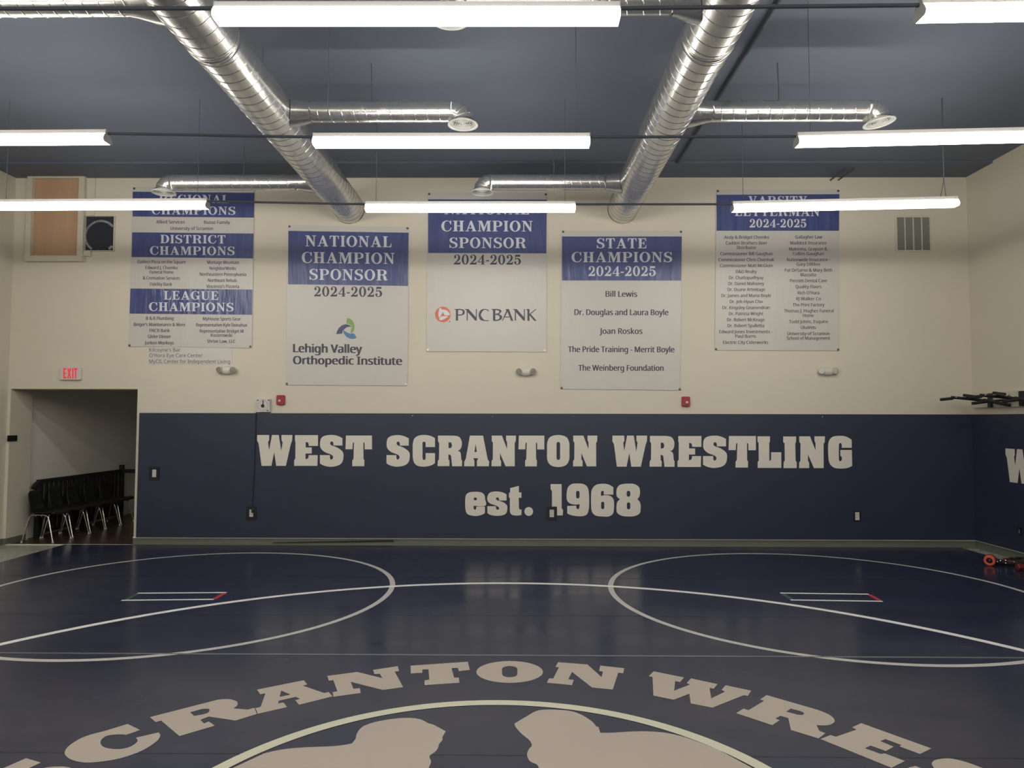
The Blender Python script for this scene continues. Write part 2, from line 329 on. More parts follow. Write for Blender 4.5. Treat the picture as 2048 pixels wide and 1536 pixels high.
# bold serif capitals of the banner headings (cap height 100, y up)
SER = {
 'I': (40, ['0,0 40,0 40,6 31,8 31,92 40,94 40,100 0,100 0,94 9,92 9,8 0,6']),
 'L': (76, ['0,0 72,0 76,34 70,34 ~64,14 52,7 33,7 33,93 44,94 44,100 0,100 0,94 10,93 10,7 0,6']),
 'E': (79, ['0,0 74,0 79,32 73,32 ~66,13 54,7 33,7 33,47 44,47 ~51,44 53,34 58,34 58,68 53,68 ~51,57 44,54 33,54 33,93 54,93 ~64,89 69,72 75,72 73,100 0,100 0,94 10,93 10,7 0,6']),
 'T': (82, ['22,0 60,0 60,6 52,7 52,93 58,93 ~70,89 76,70 82,70 80,100 2,100 0,70 6,70 ~12,89 24,93 30,93 30,7 22,6']),
 'H': (94, ['0,0 42,0 42,6 33,7 33,47 61,47 61,7 52,6 52,0 94,0 94,6 84,7 84,93 94,94 94,100 52,100 52,94 61,93 61,54 33,54 33,93 42,94 42,100 0,100 0,94 10,93 10,7 0,6']),
 'N': (92, ['0,0 32,0 32,6 20,7 20,78 70,0 80,0 80,93 92,94 92,100 60,100 60,94 72,93 72,34 32,100 0,100 0,94 12,92 12,7 0,6']),
 'A': (94, ['0,0 30,0 30,6 20,7 27,27 57,27 64,7 53,6 53,0 94,0 94,6 87,7 55,100 43,100 12,7 0,6', '30,34 54,34 42,70']),
 'V': (94, ['0,100 42,100 42,94 33,93 53,30 74,93 63,94 63,100 94,100 94,94 84,93 52,0 41,0 9,93 0,94']),
 'M': (114, ['0,0 30,0 30,6 20,7 20,80 46,0 54,0 82,80 82,7 73,6 73,0 114,0 114,6 105,7 105,93 114,94 114,100 78,100 57,36 36,100 0,100 0,94 12,93 12,7 0,6']),
 'Y': (93, ['28,0 66,0 66,6 58,7 58,40 84,93 93,94 93,100 62,100 62,94 73,93 53,52 33,93 43,94 43,100 0,100 0,94 8,93 36,38 36,7 28,6']),
 'C': (88, ['84,66 84,100 78,100 ~70,94 ~48,102 ~14,88 ~0,50 ~14,12 ~48,-2 ~74,8 ~87,32 80,34 ~68,12 ~50,5 ~32,14 ~24,50 ~32,86 ~50,95 ~68,88 77,66']),
 'G': (95, ['84,66 84,100 78,100 ~70,94 ~48,102 ~14,88 ~0,50 ~14,12 ~48,-2 ~64,3 72,8 80,0 86,0 86,40 95,42 95,48 54,48 54,42 64,40 64,14 ~54,5 ~34,14 ~24,50 ~32,86 ~50,95 ~68,88 77,66']),
 'D': (91, ['0,0 44,0 ~78,13 ~91,50 ~78,87 44,100 0,100 0,94 10,93 10,7 0,6', '33,7 44,7 ~60,17 ~67,50 ~60,83 44,93 33,93']),
 'P': (84, ['0,0 44,0 44,6 33,7 33,43 50,43 ~76,52 ~84,71 ~76,91 50,100 0,100 0,94 10,93 10,7 0,6', '33,50 46,50 ~58,56 ~62,71 ~58,87 46,93 33,93']),
 'R': (96, ['0,0 42,0 42,6 33,7 33,47 44,47 ~56,42 ~60,20 ~66,4 ~80,-2 ~94,6 96,14 ~89,9 ~84,14 ~82,32 66,49 ~82,60 ~87,74 ~78,92 52,100 0,100 0,94 10,93 10,7 0,6', '33,54 48,54 ~60,60 ~64,74 ~60,88 48,93 33,93']),
 'S': (73, ['68,70 68,100 62,100 ~56,94 ~38,102 ~10,92 ~2,72 ~14,52 ~40,41 ~52,30 ~50,12 ~34,5 ~16,14 8,32 2,32 2,0 8,0 ~15,6 ~34,-2 ~64,8 ~73,30 ~62,51 ~34,63 ~22,74 ~26,90 ~40,95 ~54,88 62,70']),
 'U': (92, ['0,100 42,100 42,94 33,93 33,30 ~38,12 ~52,7 ~67,14 72,32 72,93 62,94 62,100 92,100 92,94 80,93 80,30 ~72,6 ~48,-2 ~18,6 10,30 10,93 0,94']),
 '2': (70, ['0,0 66,0 70,30 64,30 ~60,20 52,18 26,18 ~46,34 ~60,48 ~66,72 ~56,93 ~34,101 ~12,93 ~4,74 ~12,62 ~24,66 ~24,80 ~20,88 ~30,94 ~42,88 ~46,72 ~36,44 0,8']),
 '4': (72, ['30,0 68,0 68,6 60,7 60,22 72,22 72,29 60,29 60,100 50,100 0,30 0,22 40,22 40,7 30,6', '8,29 40,29 40,74']),
 '5': (68, ['10,100 62,100 60,80 16,80 15,60 ~34,66 ~58,56 ~68,32 ~58,8 ~30,-2 ~8,6 ~0,22 ~8,34 ~20,30 ~20,18 ~18,10 ~30,5 ~42,12 ~46,32 ~40,52 ~28,57 14,50 8,50']),
 '-': (30, ['0,32 30,32 30,44 0,44']),
}
SERP = {k: (wd, [path(q) for q in L]) for k, (wd, L) in SER.items()}
SERP['O'] = (92, [ell(46, 50, 46, 52), ell(46, 50, 23, 45)])
SERP['0'] = (72, [ell(36, 50, 36, 52), ell(36, 50, 15, 45)])
def serif(mb, text, xl, xr, base, cap, fn, slope=0.0, mi=0, gap=12):
    """heading between xl and xr, baseline base at the middle, in crop pixels (y down)"""
    x = 0; items = []
    for ch in text:
        if ch == ' ': x += 40; continue
        wd, L = SERP[ch]; items.append((x, L)); x += wd + gap
    k = (xr-xl)/(x-gap); xm = (xl+xr)/2
    for x0, L in items:
        mb.poly([[(xl+(x0+u)*k, base + slope*(xl+(x0+u)*k-xm) - v*cap/100) for u, v in q] for q in L], fn, mi)

# plain sans text from Blender's built-in font
try:                               # Blender's own bundled sans font, closest to the printed lettering
    import os
    FONT = bpy.data.fonts.load(os.path.join(bpy.utils.system_resource('DATAFILES'), 'fonts', 'NotoSansHebrew-Regular.woff2'))
except Exception:
    FONT = None
def sans_tris(text, weight=0.0):
    cu = bpy.data.curves.new('t', 'FONT'); cu.body = text; cu.size = 1; cu.font = FONT if FONT else cu.font; cu.offset = weight; cu.resolution_u = 3
    o = bpy.data.objects.new('t', cu); C.objects.link(o)
    dg = bpy.context.evaluated_depsgraph_get(); oe = o.evaluated_get(dg); me = oe.to_mesh()
    vs = [(v.co.x, v.co.y) for v in me.vertices]; fs = [tuple(p.vertices) for p in me.polygons]
    oe.to_mesh_clear(); bpy.data.objects.remove(o); bpy.data.curves.remove(cu)
    return vs, fs
CAPH = max(v[1] for v in sans_tris('H')[0])
def sans(mb, text, xl, xr, base, cap, fn, slope=0.0, mi=0, weight=0.0, fn2=None):
    vs, fs = sans_tris(text); x0 = min(v[0] for v in vs); x1 = max(v[0] for v in vs); xm = (xl+xr)/2
    wd = weight*cap; k = (xr-xl-wd)/(x1-x0)
    for q, f in (((-0.5, fn), (0.5, fn2 or fn)) if weight else ((0, fn),)):
        out = []
        for x, y in vs:
            X = xm + q*wd + (x-(x0+x1)/2)*k; out.append(f(X, base + slope*(X-xm) - y/CAPH*cap))
        mb.add(out, fs, mi)

# ------------------------------------------------------------------ wrestling mat
MX0, MX1, MY1 = -6.64, 6.43, 10.42
mt = thing('wrestling_mat', 'large navy wrestling mat with white circles, start marks and arched lettering covering the gym floor', 'mat', (0, 4, 0))
b = MB(); b.box(MX0, MX1, -5.5, MY1, 0.001, MAT_Z); obj('mat_surface', b, M['mat'], mt)
def ring(mb, cx, cy, r, wd, z, n=160, a0=0, a1=2*math.pi):
    vs = []; fs = []
    for k in range(n+1):
        a = a0+(a1-a0)*k/n
        for q in (r-wd/2, r+wd/2): vs.append((cx+q*math.cos(a), cy+q*math.sin(a), z))
    for k in range(n): fs.append((2*k, 2*k+1, 2*k+3, 2*k+2))
    mb.add(vs, fs)
for cx, cy, r, wd, key, z, nm in ((3.238, 7.673, 2.2235, 0.058, 'line2', 0.0010, 'practice_circle'), (-3.5425, 7.641, 2.174, 0.058, 'line2', 0.0010, 'practice_circle'),
                              (-0.093, 3.118, 4.954, 0.075, 'line', 0.0016, 'competition_circle'), (-0.123, 3.079, 1.631, 0.078, 'line3', 0.0022, 'centre_ring')):
    b = MB(); ring(b, cx, cy, r, wd, MAT_Z+z); obj(nm, b, M[key], mt)
fl = lambda dz: (lambda px, py: onZ(px, py, MAT_Z+dz))
def strip(mb, p, q, wd, z, mi=0):
    p, q = onZ(*p, z), onZ(*q, z); d = (q-p).normalized(); n = Vector((-d.y, d.x, 0))*wd/2
    mb.add([p-n, q-n, q+n, p+n], [(0, 1, 2, 3)], mi)
for T0, T1, B0, B1, rd, gr in (((274.4, 1186.4), (453, 1185), (243, 1200.5), (428.3, 1198.6), ((449, 1186), (429, 1198)), ((276, 1187), (252, 1199.5))),
                               ((1560.4, 1186), (1738, 1188.3), (1581, 1199.8), (1765, 1202.5), ((1738, 1189), (1759, 1200.5)), ((1565, 1187.5), (1583, 1198.5)))):
    b = MB(); z = MAT_Z+0.0012
    strip(b, T0, T1, 0.042, z); strip(b, B0, B1, 0.042, z); obj('start_line', b, M['line'], mt)
    b = MB(); strip(b, *rd, 0.05, z+0.0003); obj('start_mark', b, M['red_ln'], mt)['label'] = 'red start mark'
    b = MB(); strip(b, *gr, 0.05, z+0.0003); obj('start_mark', b, M['green_ln'], mt)['label'] = 'green start mark'
b = MB(); b.box(MX0, MX1, 5.625, 5.648, MAT_Z, MAT_Z+0.0025); obj('seam_tape', b, M['seam'], mt)
for y in (3.99, 6.76, 8.35):
    b = MB(); b.add([(MX0, y-0.005, MAT_Z+0.0005), (MX1, y-0.005, MAT_Z+0.0005), (MX1, y+0.005, MAT_Z+0.0005), (MX0, y+0.005, MAT_Z+0.0005)], [(0, 1, 2, 3)]); obj('seam', b, M['groove'], mt)
def crop(ox, oy, s, fn): return lambda x, y: fn(ox+x/s, oy+y/s)
z1 = fl(0.0012)
c3 = crop(640, 1280, 2.926, z1); c6 = crop(0, 1300, 4.096, z1)
ARCH = [
 ('S', c6, ['213,886 335,922 200,985 ~120,1030 ~210,1040 ~330,975 ~460,955 ~570,963 ~620,1010 ~500,1110 ~200,1220 ~-100,1250 -220,1200 -60,1120 ~40,1112 ~60,1085 ~-60,1095 ~-150,1060 ~-70,1010 45,960']),
 ('C', c6, ['1045,606 1148,655 1035,695 ~960,692 ~870,705 ~823,750 ~850,795 ~960,812 ~1060,795 ~1125,750 1112,718 1300,675 ~1312,705 ~1280,750 ~1150,830 ~950,895 ~720,922 ~590,900 ~530,850 ~560,790 ~680,715 850,665']),
 ('R', c6, ['1227,550 1780,408 ~1870,402 ~1938,420 ~1945,450 1912,478 2030,488 2083,473 2104,524 1929,578 1710,545 1640,572 1672,602 1710,585 1760,620 1470,705 1320,578 1275,590', '1557,510 1660,482 ~1710,483 ~1715,500 ~1690,520 1590,540']),
 ('A', crop(480, 1340, 9.309, z1), ['317,365 1190,190 1253,270 1170,292 1565,428 1650,410 1725,490 1098,648 1025,560 1118,538 1040,500 720,572 708,622 812,605 878,690 329,815 312,760 285,712 385,685 473,435 378,452', '768,382 940,458 737,500']),
 ('N', c3, ['42,210 217,187 365,223 350,197 318,200 310,175 455,153 463,182 437,185 487,276 367,292 180,245 195,285 233,282 238,310 79,332 73,305 102,300 78,235 52,238']),
 ('T', c3, ['530,150 865,127 877,175 813,182 806,163 770,165 785,220 812,220 816,250 612,264 612,236 640,232 635,172 600,172 598,192 532,196']),
 ('O', c3, [ell(1110, 187, 195, 64), '~1065,187 ~1070,162 ~1110,152 ~1150,162 ~1155,187 ~1148,210 ~1110,218 ~1072,210']),
 ('N', c3, ['1393,130 1565,143 1648,217 1655,185 1633,182 1640,150 1780,165 1775,195 1745,192 1713,290 1592,278 1475,187 1453,230 1485,233 1475,264 1327,250 1340,225 1365,225 1398,160 1378,158']),
 ('W', crop(1280, 1330, 8.533, z1), ['150,190 235,108 750,213 685,292 600,275 583,438 850,335 797,308 870,228 1322,325 1258,405 1188,392 1215,570 1450,455 1393,425 1460,345 1900,438 1840,527 1770,515 1235,728 865,655 842,490 575,593 228,522 215,205']),
 ('R', crop(1460, 1370, 8.533, z1), ['512,245 625,172 1500,425 ~1680,500 ~1770,570 ~1780,630 ~1700,680 ~1590,690 1480,685 1522,780 1628,822 1510,912 1040,768 995,565 860,525 775,572 850,600 722,685 105,480 232,403 315,430 580,272', '958,455 1040,403 1200,445 ~1262,478 ~1240,508 1150,505']),
 ('E', crop(1620, 1430, 4.785, z1), ['402,118 490,78 1162,320 1052,373 855,300 875,288 722,230 672,250 800,303 725,345 580,293 525,318 675,373 715,367 908,440 780,505 100,230 195,192 248,208 445,140']),
 ('S', crop(1620, 1430, 4.785, z1), ['~1165,465 ~1200,430 ~1320,415 ~1460,440 1660,510 1800,580 1720,640 1560,590 ~1490,590 ~1510,630 ~1640,700 ~1600,780 ~1350,760 ~1150,680 900,560 940,505 1010,487 1150,545 ~1190,520']),
]
for ch, fn, L in ARCH:
    b = MB(); b.poly([path(q) if isinstance(q, str) else q for q in L], fn); obj('mat_letter', b, M['print'], mt)
z2 = fl(0.0010)
HEADS = [(crop(440, 1380, 3.938, z2), '345,500 ~480,470 ~640,453 ~880,443 ~980,432 1040,420 1068,385 ~1085,330 ~1130,285 ~1230,250 ~1380,225 ~1500,220 ~1580,232 1640,262 1680,272 1778,325 1752,370 1752,395 1725,425 ~1715,460 ~1690,490 1655,512 ~1650,530 ~1662,565 1645,610 1600,700 1640,760 1500,900 300,900 -100,740 110,610'),
         (crop(1000, 1390, 3.938, z2), '113,225 265,135 ~320,118 ~420,115 ~550,125 ~640,155 ~720,205 760,250 775,250 790,297 ~880,297 ~1050,287 ~1200,288 ~1330,302 ~1480,340 1720,430 1960,560 2200,700 2400,860 2430,1000 330,1000 360,700 305,575 ~290,548 ~235,520 ~213,470 ~225,430 245,408 ~250,390 ~230,355 ~170,305 ~125,255')]
for fn, s in HEADS:
    b = MB(); b.poly([path(s)], fn); obj('head_silhouette', b, M['print'], mt)

# ------------------------------------------------------------------ wall pads with lettering
PT, PZ0, PTH = 1.976, 0.130, 0.052
PX0 = onY(279, 950, WY).x
pad = thing('wall_pad', 'long navy vinyl wall pad along the back wall lettered WEST SCRANTON WRESTLING est. 1968', 'wall pad', (0, WY, PZ0))
b = MB(); b.box(PX0, WR-PTH, WY-PTH, WY-0.001, PZ0, PT); obj('pad_body', b, M['pad'], pad)
pw = lambda px, py: onY(px, py, WY-PTH-0.003)
WORDS = [('W', 514.1, 584.7, 870, 931.7), ('E', 588.3, 636, 870.3, 931.7), ('S', 639.8, 687, 869.8, 933.6), ('T', 691, 744, 871.1, 932.3), None,
 ('S', 773, 819.6, 870.2, 933.4), ('C', 825.4, 870, 869.9, 933.3), ('R', 875.1, 924.2, 871.2, 932.5), ('A', 928.3, 978.2, 871.2, 932.5), ('N', 983, 1032, 871.2, 932.5), ('T', 1036.9, 1088.7, 871.2, 932.7), ('O', 1093.9, 1139, 870, 934), ('N', 1146, 1194.8, 871.2, 932.7), None,
 ('W', 1224.8, 1294.3, 871.2, 933.4), ('R', 1299, 1349.2, 871.8, 933.6), ('E', 1355, 1402.8, 872, 933.9), ('S', 1406, 1454.2, 871.2, 935.9), ('T', 1457, 1511.8, 872, 935.2), ('L', 1515, 1562.6, 872.7, 935.8), ('I', 1566.4, 1593.5, 873, 936.2), ('N', 1598, 1650, 872.7, 936.2), ('G', 1656, 1704.3, 871.7, 937.2)]
for wd in WORDS:
    if not wd: continue
    b = MB(); slab_letter(b, *wd, pw); obj('pad_letter', b, M['letter'], pad)
ce = crop(920, 955, 5.535, pw)
EST = [
 ['~278,312 278,245 ~270,195 ~235,165 ~165,158 ~95,168 ~63,205 ~57,290 ~65,375 ~95,412 ~170,426 ~235,415 276,393 276,322 180,322 178,345 ~166,358 ~152,345 152,312', '152,250 ~155,228 ~170,220 ~185,230 187,250'],
 ['515,187 515,255 433,255 ~428,228 ~412,220 ~396,235 ~415,252 ~480,275 ~520,310 ~522,360 ~505,402 ~460,420 ~400,424 ~340,415 303,393 303,318 398,318 ~400,345 ~415,357 ~432,348 ~428,330 ~400,312 ~335,288 ~305,255 ~303,215 ~325,172 ~370,156 ~430,156 ~480,168'],
 ['555,118 652,92 652,165 680,165 680,225 650,225 652,335 ~660,352 682,355 680,415 ~620,421 ~570,410 552,375 552,225 540,222 543,170 555,165'],
 [ell(761, 376, 48, 49)],
 ['1003,73 1125,73 1125,340 1140,358 1138,420 985,420 985,340 1018,330 1018,150 1003,130'],
 ['~1180,190 ~1195,110 ~1240,72 ~1305,66 ~1370,74 ~1415,115 ~1428,200 ~1428,330 ~1410,400 ~1370,425 ~1300,428 ~1235,418 1187,398 1187,315 1287,312 ~1290,340 ~1305,350 1320,340 1325,295 ~1270,300 ~1215,285 ~1185,250', (1285, 1323, 147, 232)],
 ['1698,108 1697,190 1590,188 ~1590,155 ~1575,147 ~1562,160 1562,205 ~1610,195 ~1665,205 ~1700,245 ~1705,320 ~1695,395 ~1650,430 ~1580,432 ~1500,420 ~1458,370 ~1450,250 ~1458,140 ~1500,85 ~1570,69 ~1640,76', (1562, 1597, 268, 350)],
 ['1772,240 ~1735,205 ~1735,130 ~1765,85 ~1820,70 ~1870,68 ~1930,73 ~1980,105 ~1993,160 ~1985,210 1962,240 ~1995,280 ~2000,340 ~1990,395 ~1940,425 ~1865,432 ~1790,423 ~1740,390 ~1732,335 ~1740,275', (1845, 1885, 147, 213), (1847, 1885, 275, 353)]]
for L in EST:
    b = MB(); b.poly([slot(*q) if isinstance(q, tuple) else (path(q) if isinstance(q, str) else q) for q in L], ce); obj('pad_letter', b, M['letter'], pad)
for px, py in ((661, 831), (825, 832), (985, 833), (1148, 833), (1645, 834)):
    p = onY(px, py, WY-PTH); b = MB(); b.lathe([(0.0, -0.004), (0.006, -0.003), (0.008, 0)], p, 'Y', 10); obj('screw', b, M['chrome'], pad)
b = MB(); x = onY(1310, 900, WY).x; b.box(x-0.0015, x+0.0015, WY-PTH-0.0006, WY-PTH, PZ0, PT); obj('pad_seam', b, M['groove'], pad)
# right wall pad
rp = thing('wall_pad', 'navy vinyl wall pad on the side wall beside the foam roller, lettering cut after W', 'wall pad', (WR, 5, PZ0))
b = MB(); b.box(WR-PTH, WR-0.001, -4, WY-PTH-0.002, PZ0, PT); obj('pad_body', b, M['pad'], rp)
rx = lambda px, py: onX(px, py, WR-PTH-0.003)
wl = onX(2012, 940, WR-PTH-0.003); wt = onX(2012, 897, WR-PTH-0.003).z; wb = onX(2012, 897, WR-PTH-0.003).z - 0.455
b = MB(); b.poly([[(u, v) for u, v in q] for q in SLABP['W']], lambda u, v: Vector((WR-PTH-0.003, wl.y - u*0.54, wt + v*(wb-wt)))); obj('pad_letter', b, M['letter'], rp)
# caps under the pads (thin painted ledges) and white trim on top
b = MB(); b.box(DX1+0.005, WR-0.03, WY-0.03, WY, 0.112, 0.129); struct('trim_3', b, M['cap'])
b = MB(); b.box(WR-0.03, WR, WB, WY, 0.112, 0.129); struct('trim_4', b, M['cap'])

# ------------------------------------------------------------------ banners
def banner(label, ox, oy, s, sheet, panels, groms, heads, lines, extra=None, bright=()):
    def plane(dy): return lambda x, y: (lambda p: Vector((p.x, p.y, p.z)))(onY(ox+x/s, oy+y/s, WY-0.012-dy))
    ctr = plane(0)(sum(p[0] for p in sheet)/4, sum(p[1] for p in sheet)/4)
    t = thing('banner', label, 'banner', (ctr.x, WY-0.012, ctr.z), 'sponsor banners on the back wall')
    b = MB(); f0, f1 = plane(0), plane(-0.0015)
    (ax, ay), (bx, by), (cx, cy), (dx, dy) = sheet; n = 14
    pts = []
    for k in range(n): u = k/n; pts.append((ax+(bx-ax)*u, ay+(by-ay)*u + (0.022*s*10*0)))
    for k in range(n): u = k/n; pts.append((bx+(cx-bx)*u, by+(cy-by)*u))
    for k in range(n): u = k/n; pts.append((cx+(dx-cx)*u, cy+(dy-cy)*u - math.sin(math.pi*u)*0.6*s*0.4))
    for k in range(n): u = k/n; pts.append((dx+(ax-dx)*u, dy+(ay-dy)*u))
    b.prism(pts, f0, f1); obj('banner_sheet', b, M['vinyl'], t)
    for P in panels:
        b = MB(); b.poly([P], plane(0.0008)); obj('header_panel', b, M['blue'], t)
    for i, (gx, gy) in enumerate(groms):
        p = plane(0.0005)(gx, gy); b = MB(); b.lathe([(0.004, -0.002), (0.009, -0.0035), (0.016, -0.0025), (0.018, 0)], p, 'Y', 14); b.lathe([(0, -0.0005), (0.006, -0.0005)], p, 'Y', 10)
        obj('grommet', b, M['gromb'] if i in bright else M['grom'], t)
    for h in heads:
        txt, xl, xr, base, cap, sl, key = h
        b = MB(); serif(b, txt, xl, xr, base, cap, plane(0.0018), sl); obj('heading', b, M[key], t)
    if lines:
        for txt, xl, xr, base, cap, sl, wt in lines:
            b = MB(); sans(b, txt, xl, xr, base, cap, plane(0.0016), sl, 0, wt, plane(0.0019)); obj('sponsor_name', b, M['ink'], t)
    if extra: extra(t, plane)
    return t
G1 = [(95, 15), (1033, 22), (1013, 1252), (65, 1240)]
small = [('Allied Services', 278, 498, 296), ('Russo Family', 645, 845, 299), ('University of Scranton', 389, 716, 346),
 ('DaVinci Pizza on the Square', 134, 505, 602), ('Edward J. Chomko', 196, 443, 647), ('Funeral Home', 228, 411, 681), ('& Cremation Services', 175, 461, 727), ('Fidelity Bank', 231, 401, 774),
 ('Montage Mountain', 670, 913, 606), ('NeighborWorks', 688, 891, 652), ('Northeastern Pennsylvania', 612, 969, 698), ('Northeast Rehab.', 675, 903, 745), ("Vincenzo's Pizzeria", 662, 915, 791),
 ('B & R Plumbing', 200, 411, 1036), ("Binger's Maintenance & More", 107, 501, 1084), ('FNCB Bank', 227, 383, 1130), ('Glider Dinner', 213, 392, 1176), ('Junken Monkeys', 188, 414, 1224),
 ('MyHouse Sports Gear', 637, 928, 1040), ('Representative Kyle Donahue', 585, 977, 1087), ('Representative Bridget M', 612, 948, 1134), ('Kosierowski', 697, 861, 1166), ('Shrive Law, LLC', 669, 886, 1212)]
banner('white banner with three blue bands headed REGIONAL, DISTRICT and LEAGUE CHAMPIONS', 240, 370, 3.84, G1,
  [[(98, 51), (1031, 60), (1028, 251), (97, 242)], [(93, 363), (1026, 373), (1021, 564), (89, 553)], [(80, 795), (1018, 803), (1014, 997), (73, 988)]],
  [(109, 27), (1021, 35), (1001, 1241), (73, 1232)],
  [('REGIONAL', 300, 838, 136, 60, .006, 'bwhite'), ('CHAMPIONS', 243, 886, 227, 62, .006, 'bwhite'), ('DISTRICT', 310, 810, 448, 64, .006, 'bwhite'), ('CHAMPIONS', 230, 880, 537, 65, .006, 'bwhite'), ('LEAGUE', 337, 755, 881, 66, .006, 'bwhite'), ('CHAMPIONS', 222, 872, 969, 66, .006, 'bwhite')],
  [(t, a, c, y, 25, .005, 0.06) for t, a, c, y in small])
def lvhn(t, plane):
    b = MB(); sans(b, 'Lehigh Valley', 97, 617, 1219, 62, plane(0.0016), .012, 0, 0.13, plane(0.0019)); sans(b, 'Orthopedic Institute', 97, 916, 1308, 60, plane(0.0016), .008, 0, 0.13, plane(0.0019))
    obj('company_name', b, M['inkgrey'], t)
    k = 3.747/21.94
    fn = lambda dz: (lambda x, y: plane(dz)((650-560)*3.747 + x*k, (620-380)*3.747 + y*k))
    for s, key, dz in (('975,350 1020,355 ~1180,440 ~1290,630 ~1290,800 ~1230,970 1180,1010 1120,1005 1150,780 1210,745 ~1100,650 930,580', 'lgreen', .0016),
                       ('490,1060 ~560,870 ~680,720 ~850,635 ~1000,640 1205,745 ~1060,735 ~920,780 840,860 ~790,900 750,1040', 'lnavy', .0018),
                       ('810,740 ~815,880 ~900,940 ~1050,1020 1180,1030 1285,1035 1385,1215 ~1290,1260 ~1160,1270 ~1000,1215 ~880,1110 ~810,980', 'lblue', .0020)):
        b = MB(); b.poly([path(s)], fn(dz)); obj('logo_blade', b, M[key], t)
banner('white banner headed NATIONAL CHAMPION SPONSOR above a green and blue pinwheel logo', 560, 380, 3.747, [(60, 262), (968, 278), (955, 1467), (45, 1462)],
  [[(63, 306), (964, 320), (959, 719), (60, 707)]], [(71, 273), (956, 287), (943, 1457), (51, 1453)],
  [('NATIONAL', 190, 836, 425, 81, .0125, 'bwhite'), ('CHAMPION', 163, 858, 550, 82, .0125, 'bwhite'), ('SPONSOR', 220, 807, 675, 81, .010, 'bwhite'), ('2024-2025', 255, 765, 799, 75, .008, 'ink')],
  [], lvhn, (2,))
def pnc(t, plane):
    k = 3.84/7.877
    fn = lambda dz: (lambda x, y: plane(dz)(x*k, (600-370)*3.84 + y*k))
    b = MB(); b.poly([ell(360, 228, 124, 124)], fn(.0014)); obj('logo_disc', b, M['orange'], t)
    b = MB()
    for s in ('305,132 ~330,130 ~358,190 300,280 ~290,220', '345,150 ~420,165 ~470,215 ~465,238 390,245', '330,258 445,252 ~400,290 ~330,320 ~302,300'): b.poly([path(s)], fn(.0018))
    obj('logo_mark', b, M['bwhite'], t)
    L = {'P': ['530,143 635,140 ~690,155 ~705,190 ~690,228 ~640,245 600,245 600,325 565,325 565,165 ~555,152', '600,160 630,158 ~665,168 ~672,195 ~660,222 ~630,228 600,228'],
         'N': ['700,143 765,143 880,270 880,143 895,143 895,325 870,325 752,192 752,325 735,325 735,165'],
         'C': ['1085,160 1080,182 ~1045,158 ~1000,162 ~958,235 ~1005,308 ~1040,318 1085,315 1085,328 ~1010,330 ~950,310 ~922,240 ~950,165 ~1015,140'],
         'B': ['1118,143 1215,140 ~1270,155 ~1282,185 ~1250,225 ~1290,250 ~1285,300 ~1225,328 1150,328 1150,170 ~1140,155', '1187,160 1215,160 ~1245,175 ~1245,200 1187,218', '1187,236 1215,236 ~1250,255 ~1248,295 ~1215,310 1187,310'],
         'A': ['1345,143 1400,143 1470,328 1432,328 1415,275 1330,275 1305,328 1290,328 1362,165', '1340,260 1408,260 1378,185'],
         'M': ['1462,143 1525,143 1637,270 1637,143 1652,143 1652,325 1630,325 1512,192 1512,325 1493,325 1493,165'],
         'K': ['1668,143 1725,143 1725,220 1820,143 1838,143 1745,222 1838,328 1800,328 1725,240 1725,328 1692,328 1692,165']}
    b = MB()
    for q in L.values(): b.poly([path(z) for z in q], fn(.0016))
    b.poly([ell(468, 340, 9, 9, 12)], fn(.0016))
    obj('company_name', b, M['inkgrey'], t)
banner('white banner headed NATIONAL CHAMPION SPONSOR above a round orange logo and bank name', 840, 370, 3.84, [(58, 55), (975, 60), (972, 1282), (48, 1280)],
  [[(62, 110), (973, 113), (970, 525), (62, 522)]], [(71, 69), (966, 72), (957, 1271), (60, 1266)],
  [('NATIONAL', 187, 840, 225, 81, .003, 'bwhite'), ('CHAMPION', 164, 865, 356, 81, .003, 'bwhite'), ('SPONSOR', 225, 815, 484, 80, .003, 'bwhite'), ('2024-2025', 259, 775, 611, 76, .003, 'ink')],
  [], pnc, (2, 3))
banner('white banner headed STATE CHAMPIONS with five widely spaced names', 1100, 440, 4.043, [(97, 85), (1068, 85), (1050, 1377), (82, 1367)],
  [[(97, 133), (1066, 133), (1061, 490), (97, 489)]], [(107, 95), (1059, 95), (1049, 1369), (95, 1358)],
  [('STATE', 377, 781, 229, 81, 0, 'bwhite'), ('CHAMPIONS', 174, 988, 341, 82, 0, 'bwhite'), ('2024-2025', 310, 855, 453, 80, 0, 'bwhite')],
  [('Bill Lewis', 449, 705, 621, 46, .003, .09), ('Dr. Douglas and Laura Boyle', 197, 958, 769, 46, .003, .09), ('Joan Roskos', 399, 748, 921, 46, .003, .09), ('The Pride Training - Merrit Boyle', 145, 1007, 1069, 46, .003, .09), ('The Weinberg Foundation', 228, 919, 1219, 46, .003, .09)])
